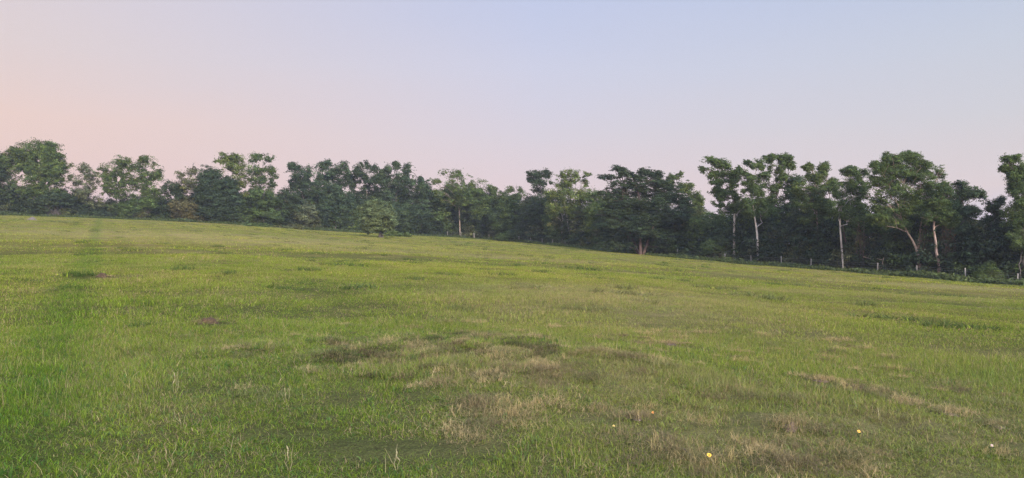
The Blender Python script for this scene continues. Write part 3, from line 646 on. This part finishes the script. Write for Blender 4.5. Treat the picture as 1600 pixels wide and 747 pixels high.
# --- fence: one thing, posts and wires its parts
def fence():
    r = rs(101)
    xs = [699.5, 720, 741, 764, 776.5, 793, 811, 829, 847, 864, 883, 907, 934, 961.5, 992, 1023.5, 1058, 1093, 1133, 1174, 1221, 1267, 1317.5, 1370.5, 1433, 1508.5, 1589, 1680]
    root = empty('wire_fence', at(1133, float(BY(1133)), float(BZ(1133))))
    tag(root, 'old barbed wire fence on weathered wooden posts along the tree row', 'fence')
    b = np.array(root.location); tops = []
    for i, x in enumerate(xs):
        Z = float(BZ(x)); X = (x - 800) / F * Z; z = float(ground(X, Z))
        h = r.uniform(1.2, 1.45); lean = np.array([r.normal() * .05, r.normal() * .04, 0])
        p0 = np.array([X, Z, z - .35]); p1 = np.array([X, Z, z + h]) + lean * h
        T = Tubes(); rad = r.uniform(.055, .085)
        p = np.array([p0, (p0 * .7 + p1 * .3), (p0 * .35 + p1 * .65), p1 - [0, 0, .01], p1])
        T.add(p - b, [rad * 1.1, rad, rad * .93, rad * .9, .01], np.array([.34, .31, .26]) * r.uniform(.6, 1.1), 8)
        T.build('post', M_WOOD, root)
        tops.append((np.array([X, Z - .09, z]), h, lean))
    for hh in (.35, .68, .98, 1.2):
        T = Tubes(); pts = []
        for i, (q, h, ln) in enumerate(tops):
            a = q + [0, 0, min(hh, h - .05)] + ln * hh
            pts.append(a)
            if i < len(tops) - 1:
                q2, h2, l2 = tops[i + 1]; c = q2 + [0, 0, min(hh, h2 - .05)] + l2 * hh
                pts.append((a + c) / 2 - [0, 0, .03])
        T.add(np.array(pts) - b, np.full(len(pts), .006), np.array([.22, .19, .17]), 4)
        T.build('wire', M_WIRE, root)
fence()

# --- dead wood by the fence
def dead_branch(pts, label, Zoff, rad, seed, name='dead_branch', col='pale'):
    r = rs(seed); Z = float(BZ(pts[0][0])) + Zoff
    P = np.array([at(a, b_, Z) for a, b_ in pts]); root = empty(name, P[0]); b = P[0]
    tag(root, label, 'dead branch')
    T = Tubes(); t = np.linspace(0, 1, len(P)); tt = np.linspace(0, 1, 12)
    q = np.stack([np.interp(tt, t, P[:, i]) for i in range(3)], 1)
    T.add(q - b, np.linspace(rad, rad * .35, 12), np.array(BK[col]), 7); T.build('stem', M_BARK, root)
    T = Tubes()
    for k in range(4):
        s_ = q[3 + 2 * k]; e = s_ + rnd_dir(r, 1)[0] * .7 + [0, 0, .25]
        T.add(curve(s_, e, r, 5, .06) - b, np.linspace(rad * .4, .01, 5), np.array(BK[col]) * .9, 5)
    T.build('side_twigs', M_BARK, root)
dead_branch([(1349,401),(1362,405),(1373,413)], 'bare dead branch leaning down onto a fence post', .8, .05, 110, col='tan')
dead_branch([(1375,428),(1378,415),(1381,402)], 'short upright dead snag beside a leaning fence post', .5, .07, 111, 'dead_snag', 'tan')
dead_branch([(1322,371),(1334,375),(1342,380)], 'thin bare branch sticking out right of the leaning white trunk', 2.4, .04, 112, col='tan')
dead_branch([(1322,380),(1319,366),(1317,352)], 'reddish broken stub crossing behind the leaning white trunk', 2.2, .09, 113, 'broken_stub', 'red')

def gpoint(px, py):
    """where the sight line through a pixel meets the ground"""
    lo, hi = 3.0, 200.0
    for d in np.geomspace(3.5, 200, 900):
        p = at(px, py, d)
        if p[2] <= float(ground(p[0], p[1])): return np.array([p[0], p[1], float(ground(p[0], p[1]))])
    return p
# ------------------------------------------------------------------ grass
def blades(n, rad, h0, h1, w, r, lean=.35, seg=3, tan=.08, kind='green', col=None):
    """curved tapering blades within a disc"""
    a = r.rand(n) * 2 * math.pi; q = rad * np.sqrt(r.rand(n))
    # tufts
    nt_ = max(3, n // 14); ta = r.rand(nt_) * 2 * math.pi; tq = rad * np.sqrt(r.rand(nt_)); ti = r.randint(nt_, size=n)
    x = np.where(r.rand(n) < .65, tq[ti] * np.cos(ta[ti]) + r.normal(size=n) * rad * .06, q * np.cos(a))
    y = np.where(r.rand(n) < .65, tq[ti] * np.sin(ta[ti]) + r.normal(size=n) * rad * .06, q * np.sin(a))
    th = r.uniform(.6, 1.25, nt_)
    h = r.uniform(h0, h1, n) * th[ti]
    d = r.rand(n) * 2 * math.pi; dx, dy = np.cos(d), np.sin(d)
    ln = np.abs(r.normal(size=n)) * lean + .08
    wd = w * r.uniform(.6, 1.3, n)
    fx = r.rand(n) * math.pi; px_, py_ = np.cos(fx), np.sin(fx)
    V = np.zeros((n, seg * 2 + 1, 3)); C = np.zeros((n, seg * 2 + 1, 3))
    g = np.array([[.112, .190, .024]]) * np.exp(r.normal(size=(n, 1)) * .34) * (1 + r.rand(n, 1) * np.array([[.55, .15, -.1]]))
    dry = r.rand(n) < tan
    g[dry] = np.array([.30, .235, .125]) * np.exp(r.normal(size=(dry.sum(), 1)) * .25)
    if col is not None: g = np.array(col)[None] * np.exp(r.normal(size=(n, 1)) * .2)
    for s in range(seg + 1):
        t = s / seg
        off = ln * h * (t ** 1.8); zz = h * t * np.sqrt(np.clip(1 - (ln * .6 * t) ** 2, .15, 1))
        cx = x + dx * off; cy = y + dy * off; ww = wd * (1 - t * .75) * .5
        shade = 1.0
        if s < seg:
            V[:, 2 * s] = np.stack([cx - px_ * ww, cy - py_ * ww, zz], 1); V[:, 2 * s + 1] = np.stack([cx + px_ * ww, cy + py_ * ww, zz], 1)
            C[:, 2 * s] = C[:, 2 * s + 1] = g * (0.8 + .4 * t)  # occlusion at the roots painted in: blade colour brightens towards the tip
        else:
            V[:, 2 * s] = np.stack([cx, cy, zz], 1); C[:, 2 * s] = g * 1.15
    m = seg * 2 + 1; base = np.arange(n)[:, None] * m
    quads = [np.concatenate([base + 2 * s, base + 2 * s + 1, base + 2 * s + 3, base + 2 * s + 2], 1) for s in range(seg - 1)]
    tri = np.concatenate([base + 2 * seg - 2, base + 2 * seg - 1, base + 2 * seg], 1)
    return V.reshape(-1, 3), quads, tri, C.reshape(-1, 3)
def merge(parts):
    Vs, Q, T, C = [], [], [], []; n0 = 0
    for V, quads, tri, c in parts:
        Vs.append(V); Q += [q + n0 for q in quads]; T.append(tri + n0); C.append(c); n0 += len(V)
    return np.concatenate(Vs), ([np.concatenate(Q)] if Q else []) + [np.concatenate(T)], np.concatenate(C)
def patch_collection(name, specs):
    c = bpy.data.collections.new(name)          # not linked to the scene: only a source of instances
    for i, parts in enumerate(specs):
        V, Fs, C = merge(parts)
        o = new_mesh('%s_patch' % name, V, Fs, M_GRASS, C, link=False); c.objects.link(o)
    return c
STRAW = []
CLEAR = []       # x, y, radius of spots the grass leaves bare
def cleared(X, Y, extra):
    k = np.ones(len(X), bool)
    for (a, b_, c) in CLEAR: k &= np.hypot(X - a, Y - b_) > c + extra
    return X[k], Y[k]
def scatter_object(name, coll, pts, rot, scl, label, cat):
    me = bpy.data.meshes.new(name); me.vertices.add(len(pts)); me.vertices.foreach_set('co', np.asarray(pts, np.float32).ravel())
    a = me.attributes.new('rot', 'FLOAT_VECTOR', 'POINT'); a.data.foreach_set('vector', np.asarray(rot, np.float32).ravel())
    a = me.attributes.new('scl', 'FLOAT_VECTOR', 'POINT'); a.data.foreach_set('vector', np.asarray(scl, np.float32).ravel())
    a = me.attributes.new('pick', 'INT', 'POINT'); a.data.foreach_set('value', rs(5).randint(0, 100000, len(pts)).astype(np.int32))
    me.materials.append(M_GRASS)
    o = bpy.data.objects.new(name, me); COL.objects.link(o)
    t = bpy.data.node_groups.new(name, 'GeometryNodeTree')
    t.interface.new_socket('Geometry', in_out='INPUT', socket_type='NodeSocketGeometry'); t.interface.new_socket('Geometry', in_out='OUTPUT', socket_type='NodeSocketGeometry')
    gi = t.nodes.new('NodeGroupInput'); go = t.nodes.new('NodeGroupOutput')
    ci = t.nodes.new('GeometryNodeCollectionInfo'); ci.inputs['Collection'].default_value = coll; ci.inputs['Separate Children'].default_value = True; ci.inputs['Reset Children'].default_value = True
    ip = t.nodes.new('GeometryNodeInstanceOnPoints'); ip.inputs['Pick Instance'].default_value = True
    def attr(nm, ty):
        n = t.nodes.new('GeometryNodeInputNamedAttribute'); n.data_type = ty; n.inputs['Name'].default_value = nm; return n.outputs[0]
    e2r = t.nodes.new('FunctionNodeEulerToRotation'); t.links.new(attr('rot', 'FLOAT_VECTOR'), e2r.inputs[0])
    t.links.new(gi.outputs[0], ip.inputs['Points']); t.links.new(ci.outputs[0], ip.inputs['Instance']); t.links.new(attr('pick', 'INT'), ip.inputs['Instance Index'])
    t.links.new(e2r.outputs[0], ip.inputs['Rotation']); t.links.new(attr('scl', 'FLOAT_VECTOR'), ip.inputs['Scale']); t.links.new(ip.outputs[0], go.inputs[0])
    md = o.modifiers.new('scatter', 'NODES'); md.node_group = t
    tag(o, label, cat, kind='stuff')
    return o
def normals_euler(X, Y, e, r):
    zx = (ground(X + e, Y) - ground(X - e, Y)) / (2 * e); zy = (ground(X, Y + e) - ground(X, Y - e)) / (2 * e)
    yaw = r.rand(len(X)) * 2 * math.pi
    # tilt about world x and y, after yaw: approximated by tilting in the yawed frame
    c, s = np.cos(yaw), np.sin(yaw)
    gx = zx * c + zy * s; gy = -zx * s + zy * c
    return np.stack([np.arctan(gy), -np.arctan(gx), yaw], 1)
def ring(r0, r1, per_m2, r, half=.80):
    d = 1 / math.sqrt(per_m2); x = np.arange(-r1, r1, d); y = np.arange(0, r1, d)
    X, Y = np.meshgrid(x, y); X = (X + r.uniform(-.5, .5, X.shape) * d).ravel(); Y = (Y + r.uniform(-.5, .5, Y.shape) * d).ravel()
    q = np.hypot(X, Y); a = np.arctan2(X, Y); k = (q > r0) & (q < r1) & (np.abs(a) < half)
    return X[k], Y[k]
def inside(X, Y, marg=0.0):
    R, h = rim(np.arctan2(X, Y)); return np.hypot(X, Y) < R - marg
def build_grass():
    r = rs(200)
    near = patch_collection('near', [[blades(580, .38, .020, .066, .0042, r, 1.5, 3, tn), blades(7, .38, .07, .14, .003, r, .8, 3, .9), blades(380, .38, .015, .045, .0048, r, 3.0, 3, .45), blades(40, .38, .02, .06, .012, r, .8, 2, 0, col=(.075, .14, .035))] for tn in (.04, .08, .12, .18, .05, .35, .07, .12, .22)])
    X, Y = ring(2.6, 15, 8.0, r); X, Y = cleared(X, Y, .22); n = len(X)
    s = r.uniform(.85, 1.25, n)
    sz = s * np.clip(np.hypot(X, Y) / 9, .72, 1) * (0.62 + .70 * (vnoise(X, Y, 1.3, 11) + .5) + .75 * (vnoise(X, Y, .6, 12) + .5))
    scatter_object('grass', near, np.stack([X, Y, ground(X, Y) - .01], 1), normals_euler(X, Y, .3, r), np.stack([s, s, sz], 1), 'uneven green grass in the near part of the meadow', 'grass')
    mid = patch_collection('mid', [[blades(860, .9, .025, .085, .0075, r, 1.4, 2, tn), blades(8, .9, .07, .14, .005, r, .6, 2, .9), blades(300, .9, .015, .045, .010, r, 2.6, 2, .45)] for tn in (.03, .08, .12, .22, .05, .35, .12)])
    X, Y = ring(13.5, 42, 1.45, r); X, Y = cleared(X, Y, .6); n = len(X); s = r.uniform(.8, 1.3, n); sz = s * (0.55 + .9 * (vnoise(X, Y, 1.6, 13) + .5))
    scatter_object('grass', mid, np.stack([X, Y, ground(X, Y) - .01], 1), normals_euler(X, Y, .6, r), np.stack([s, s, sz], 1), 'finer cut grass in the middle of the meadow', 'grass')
    far = patch_collection('far', [[blades(760, 2.6, .04, .12, .026, r, 1.2, 1, .10)] for k in range(6)])
    X, Y = ring(38, 185, .11, r); k = inside(X, Y, .5); X, Y = X[k], Y[k]; n = len(X); s = r.uniform(.8, 1.3, n); sz = s * (0.4 + .8 * (vnoise(X, Y, 5, 14) + .5)) * np.where(np.hypot(X, Y) > 90, .8, 1)
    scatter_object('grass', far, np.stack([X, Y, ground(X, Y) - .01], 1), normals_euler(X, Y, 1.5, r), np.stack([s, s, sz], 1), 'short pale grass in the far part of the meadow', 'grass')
    tus = patch_collection('tussock', [[blades(150, .30, .08, .19, .014, r, 1.2, 2, .12, col=(.07, .11, .03)), blades(60, .45, .05, .12, .018, r, 1.6, 2, .3)] for k in range(4)])
    X, Y = ring(14, 150, .06, r); k = inside(X, Y, 3) & (r.rand(len(X)) < .25 + 1.4 * (vnoise(X, Y, 9, 21) + .5) ** 2); X, Y = X[k], Y[k]; n = len(X); s = r.uniform(.7, 2.0, n)
    scatter_object('grass', tus, np.stack([X, Y, ground(X, Y) - .01], 1), normals_euler(X, Y, .5, r), np.stack([s * r.uniform(1, 2.2, n), s, s * .75], 1), 'darker uncut tussocks scattered over the meadow', 'grass')
    # cut grass lying in loose rolls where the mower turned
    lying = patch_collection('lying', [[blades(150, .30, .03, .075, .0055, r, 2.6, 3, .0, col=c), blades(60, .2, .05, .13, .005, r, 1.0, 3, .0, col=c)] for c in ((.36, .29, .13), (.17, .19, .07), (.42, .34, .17), (.25, .20, .10), (.12, .10, .06))])
    pts = []
    def strip(poly, n, w):
        P = np.array([at(a, b, CAMZ * F / (b - YH) * 1.0)[:2] for a, b in poly]); t = np.linspace(0, 1, len(P)); u = r.rand(n)
        pts.append(np.stack([np.interp(u, t, P[:, 0]) + r.normal(size=n) * w, np.interp(u, t, P[:, 1]) + r.normal(size=n) * w], 1))
    strip([(700, 547), (760, 541), (830, 545), (870, 556)], 46, .16)
    strip([(870, 562), (930, 575), (985, 590)], 26, .15)
    strip([(690, 515), (760, 512)], 10, .12)
    strip([(500, 545), (560, 565), (640, 560), (720, 575)], 30, .22)
    strip([(700, 700), (760, 670), (800, 655)], 22, .14)
    strip([(600, 552), (660, 550)], 10, .15)
    strip([(1000, 700), (1100, 735), (1180, 745)], 16, .2)
    strip([(820, 690), (840, 625), (850, 600)], 14, .12)
    strip([(1180, 700), (1300, 740)], 14, .2)
    n_ = 400; xx = r.uniform(-3.2, 6.5, n_); yy = r.uniform(5.0, 14.5, n_); kk = r.rand(n_) < np.clip(vnoise(xx, yy, 1.1, 61) * 2.2 + .25 + .1 * xx, .02, .9)
    pts.append(np.stack([xx[kk], yy[kk]], 1))
    n_ = 130; pts.append(np.stack([-.9 + r.normal(size=n_) * 1.5, 10.3 + r.normal(size=n_) * .9], 1))
    for (a, b_, rx_, H_) in STRAW: pts.append(np.stack([a + r.normal(size=4) * rx_ * .45, b_ + r.normal(size=4) * rx_ * .45], 1))
    P = np.concatenate(pts); X, Y = P[:, 0], P[:, 1]; n = len(X); s = r.uniform(.4, .9, n)
    scatter_object('cut_grass', lying, np.stack([X, Y, ground(X, Y) + .035], 1), normals_euler(X, Y, .3, r), np.stack([s, s, s * 1.0], 1), 'withered mown grass lying in loose rolls on the near meadow', 'cut grass')
    dark = patch_collection('matted', [[blades(190, .22, .03, .09, .006, r, 1.8, 3, .0, col=c), blades(60, .2, .02, .05, .006, r, 3.0, 3, .0, col=(.20, .16, .08))] for c in ((.065, .075, .03), (.085, .07, .035), (.055, .065, .026))])  # matted clumps; the shadows along the ridge are painted into their dark colour
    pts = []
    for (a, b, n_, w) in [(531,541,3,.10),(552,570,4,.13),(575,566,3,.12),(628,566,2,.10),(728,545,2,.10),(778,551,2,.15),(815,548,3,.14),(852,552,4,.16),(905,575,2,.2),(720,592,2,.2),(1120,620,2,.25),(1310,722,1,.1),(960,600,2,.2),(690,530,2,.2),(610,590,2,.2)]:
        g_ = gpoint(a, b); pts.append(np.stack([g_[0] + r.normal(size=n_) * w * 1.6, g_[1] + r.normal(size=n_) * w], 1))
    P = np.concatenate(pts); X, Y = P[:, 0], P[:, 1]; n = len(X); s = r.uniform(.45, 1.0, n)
    scatter_object('shadow_matted_grass', dark, np.stack([X, Y, ground(X, Y) + .05], 1), normals_euler(X, Y, .3, r), np.stack([s, s, s * 1.1], 1), 'matted clumps in the near meadow, ridge shadows put into their dark colour', 'matted grass')

# ------------------------------------------------------------------ small single things in the meadow
def mound(px, py, wpx, hpx, label, seed, col=(.070, .043, .022), name='soil_mound', cat='soil mound', hk=1.0, group='bare soil mounds in the meadow'):
    r = rs(seed); g = gpoint(px, py + hpx * .3); Z = g[1]; rx = wpx * .42 * Z / F; H = max(hk * hpx * Z / F, .15) if Z > 12 and hk == 1.0 else min(hk * hpx * Z / F, .03) + .015
    CLEAR.append((g[0], g[1] - (.25 if hk == 1.0 and Z > 12 else 0), rx * .9 + (.2 if hk == 1.0 and Z > 12 else -.1)))
    ry = min(rx * 1.0, 1.2)
    nu, nv = 60, 26; a = np.arange(nu) / nu * 2 * math.pi; k = np.linspace(1.25, 0, nv)
    A, K = np.meshgrid(a, k)
    wob = 1 + .25 * np.sin(A * 3 + r.rand() * 6) * .5 + .1 * np.sin(A * 7 + r.rand() * 6)
    X = K * rx * wob * np.cos(A); Y = K * ry * wob * np.sin(A)
    Zz = H * np.exp(-(K * 1.25) ** 4) * (.75 + .8 * vnoise(X + g[0], Y + g[1], .22, seed + 3)) + vnoise(X + g[0], Y + g[1], .06, seed) * min(H, .09) * .9 * np.clip(1.25 - K, 0, 1) * 1.4 - .03 * (K > 1.1)
    Zz += ground(X + g[0], Y + g[1]) - g[2]
    V = np.stack([X, Y, Zz], -1).reshape(-1, 3)
    i = np.arange(nv - 1)[:, None] * nu; j = np.arange(nu)[None]; jn = (j + 1) % nu
    Fq = np.stack([i + j, i + jn, i + nu + jn, i + nu + j], -1).reshape(-1, 4)
    C = np.array(col) * (1 + .5 * vnoise(V[:, 0], V[:, 1], .05, seed + 1))[:, None]
    o = new_mesh(name, V, Fq, M_SOIL, C, True); o.location = g
    tag(o, label, cat, group)
    STRAW.append((g[0], g[1], rx, H)); return o
mound(326, 503, 34, 8, 'dark brown molehill in the green grass left of centre', 301)
mound(160, 432, 20, 4, 'flattened brown molehill farther off at the left', 302)
mound(50, 342, 14, 4, 'distant grey-brown heap near the hedge at the far left', 303, (.16, .13, .11))
mound(1048, 538, 18, 5, 'small purplish earth mound in the stubble right of centre', 304, (.13, .085, .075))
mound(1233, 667, 30, 12, 'reddish heap of dead grass and earth near the lower right', 305, (.15, .095, .08))
for i, (a, b, w, h, lb) in enumerate([(1283, 594, 24, 6, 'topmost brown patch in the slanting line of bare patches'), (1332, 607, 24, 8, 'second brown patch down the slanting line of bare patches'),
        (1374, 616, 20, 6, 'third and faintest patch down the slanting line'), (1415, 629, 26, 8, 'fourth brown patch, beside a dark tuft'), (1483, 645, 28, 9, 'fifth brown patch down the line, pinkish straw on top'),
        (1558, 666, 34, 10, 'lowest brown patch of the slanting line, by the right edge')]):
    mound(a, b, w, h, lb, 310 + i, (.20, .135, .10), 'bare_patch', 'bare patch', .28, group='bare patches in a slanting line')
mound(1072, 712, 20, 8, 'dark clod of earth beside the yellow flower', 320, (.07, .055, .05), 'earth_clod', 'earth clod')
mound(997, 655, 14, 6, 'pale pinkish clod left of the small orange flower', 321, (.34, .25, .22), 'earth_clod', 'earth clod')

def flower(px, py, wpx, label, seed, petal=(.72, .42, .03), eye=(.12, .03, .01), lift=.16, tiltx=-55, name='yellow_flower', petals=9, cat='flower'):
    r = rs(seed); g = gpoint(px, py + 3); d = g[1]
    # head hangs over the grass in front of the spot
    hp = at(px, py, d - .15); z0 = float(ground(hp[0], hp[1])); root = empty(name, (hp[0], hp[1], z0)); tag(root, label, cat, 'wild flowers in the near grass')
    b = np.array([hp[0], hp[1], z0]); R = wpx * .5 * hp[1] / F
    H = max(.05, hp[2] - z0)
    T = Tubes(); T.add(curve(np.array([r.uniform(-.02, .02), .02, -.02]), (0, 0, H), r, 6, .04), np.full(6, .0022), np.array([.07, .11, .03]), 5); T.build('stem', M_PETAL, root)
    for k in range(3):
        zz = H * (.2 + .2 * k); aa = r.rand() * 6.28
        V = np.array([[0, 0, zz], [math.cos(aa) * .025 - .006, math.sin(aa) * .025 + .006, zz + .02], [math.cos(aa) * .06, math.sin(aa) * .06, zz + .025], [math.cos(aa) * .025 + .006, math.sin(aa) * .025 - .006, zz + .02]])
        new_mesh('leaf', V, np.array([[0, 1, 2, 3]]), M_LEAF, np.tile([.05, .09, .03], (4, 1)), parent=root)
    Vs, Fs = [], []
    rot = Matrix.Rotation(math.radians(-tiltx), 3, 'X')
    for k in range(petals):
        a = k / petals * 2 * math.pi + r.uniform(-.08, .08); ca, sa = math.cos(a), math.sin(a)
        Lk = R * r.uniform(.85, 1.1); W = R * .27
        loc = [(.2 * Lk, -W * .4, 0), (.2 * Lk, W * .4, 0), (.65 * Lk, W, .10 * R), (Lk, W * .45, .02 * R), (Lk, -W * .45, .02 * R), (.65 * Lk, -W, .10 * R)]
        for (u, v, w) in loc:
            p = rot @ Vector((u * ca - v * sa, u * sa + v * ca, w + .001 * k / petals)); Vs.append((p.x, p.y, p.z + H))
        Fs.append([6 * k + q for q in range(6)])
    new_mesh('petals', np.array(Vs), np.array(Fs), M_PETAL, np.tile(petal, (len(Vs), 1)) * (1 + .1 * r.normal(size=(len(Vs), 1))), parent=root)
    # domed eye
    nu, nv = 14, 5; Vs = []
    for q in range(nv):
        ph = q / (nv - 1) * math.pi / 2
        for k in range(nu):
            p = rot @ Vector((math.cos(ph) * math.cos(k / nu * 6.2832) * R * .3, math.cos(ph) * math.sin(k / nu * 6.2832) * R * .3, math.sin(ph) * R * .28)); Vs.append((p.x, p.y, p.z + H))
    i = np.arange(nv - 1)[:, None] * nu; j = np.arange(nu)[None]; jn = (j + 1) % nu
    new_mesh('flower_eye', np.array(Vs), np.stack([i + j, i + jn, i + nu + jn, i + nu + j], -1).reshape(-1, 4), M_PETAL, np.tile(eye, (len(Vs), 1)), True, root)
flower(1108, 711, 7.5, 'golden daisy with a dark red-brown eye near the bottom of the photo', 401)
flower(1342, 674, 5.5, 'ragged orange-yellow daisy near the lower right', 402, petal=(.62, .34, .04), eye=(.35, .16, .02))
flower(1020, 645, 4.5, 'small deep orange daisy above the pale clod', 403, petal=(.75, .28, .04))
flower(959, 666, 4.5, 'withered dull yellow daisy left of the pale clod', 404, petal=(.52, .38, .10), eye=(.2, .12, .04))
flower(1550, 696, 5, 'small whitish-pink blossom near the right edge', 405, petal=(.36, .26, .22), eye=(.6, .35, .2), name='pink_flower')

# stalks that stand above the grass near the camera
def weed_stalk(px, py, hpx, label, seed, col=(.22, .19, .085)):
    r = rs(seed); g = gpoint(px, py); H = hpx * g[1] / F; root = empty('seed_stalk', g); tag(root, label, 'seed stalk', 'dry seed stalks in the near grass')
    T = Tubes()
    for k in range(3):
        e = np.array([r.normal() * .05, r.normal() * .05, H * r.uniform(.75, 1.05)])
        T.add(curve((r.normal() * .01, 0, -.02), e, r, 7, .04), np.linspace(.0028, .0014, 7), np.array(col), 4)
    T.build('stem', M_PETAL, root)
    T2 = Tubes(); hp = T.V[0].reshape(-1, 4, 3).mean(axis=1)[3:]
    hp = np.stack([np.interp(np.linspace(0, 1, 14), np.linspace(0, 1, len(hp)), hp[:, q]) for q in range(3)], 1)
    T2.add(hp, np.concatenate([[.001], r.uniform(.003, .007, 12), [.001]]), np.array(col) * r.uniform(.7, 1.3, (14, 1)), 5); T2.build('seed_head', M_PETAL, root)
for i, (a, b, h, lb) in enumerate([(274, 615, 34, 'pair of straw-coloured stalks in the lush grass left of centre'), (284, 668, 34, 'pale seed stalk catching light, lower left'), (262, 735, 44, 'straw stalk in the long grass at the bottom left'),
        (446, 630, 26, 'small withered stalk left of the cut grass'), (450, 735, 44, 'pale crooked stalk at the bottom, left of centre'), (1378, 665, 32, 'dry stalk right of the ragged orange daisy'), (620, 735, 36, 'bleached bent stalk at the bottom centre')]):
    weed_stalk(a, b, h, lb, 500 + i)

for (a, b_, q) in [(537,541,.20),(563,568,.24),(628,566,.14),(728,545,.15),(800,550,.2),(852,552,.26),(830,585,.12),(520,700,.12),(740,592,.12),(905,572,.12),(640,700,.14),(1010,610,.1),(130,715,.12),(372,606,.14),(760,690,.12),(1310,705,.14),(1120,560,.1)]:
    g_ = gpoint(a, b_); CLEAR.append((g_[0], g_[1], q * .5 - .08))
build_grass()

# ------------------------------------------------------------------ haze
def haze():
    m, t = new_mat('haze'); g = G(t)
    v = g.n('ShaderNodeVolumePrincipled'); v.inputs['Color'].default_value = (.80, .86, 1.0, 1); v.inputs['Density'].default_value = HAZE; v.inputs['Anisotropy'].default_value = 0.1
    o = g.n('ShaderNodeOutputMaterial'); g.l(v.outputs[0], o.inputs['Volume'])
    x0, x1, y0, y1, z0, z1 = -1510, 1510, -1510, 1510, -6.0, 36
    V = np.array([[x, y, z] for x in (x0, x1) for y in (y0, y1) for z in (z0, z1)])
    Fq = np.array([[0, 1, 3, 2], [4, 6, 7, 5], [0, 4, 5, 1], [2, 3, 7, 6], [0, 2, 6, 4], [1, 5, 7, 3]])
    ob = new_mesh('haze', V, Fq, m); tag(ob, 'thin evening haze over the meadow and trees', 'haze', kind='stuff')
HAZE = 0.00029
if HAZE > 0: haze()
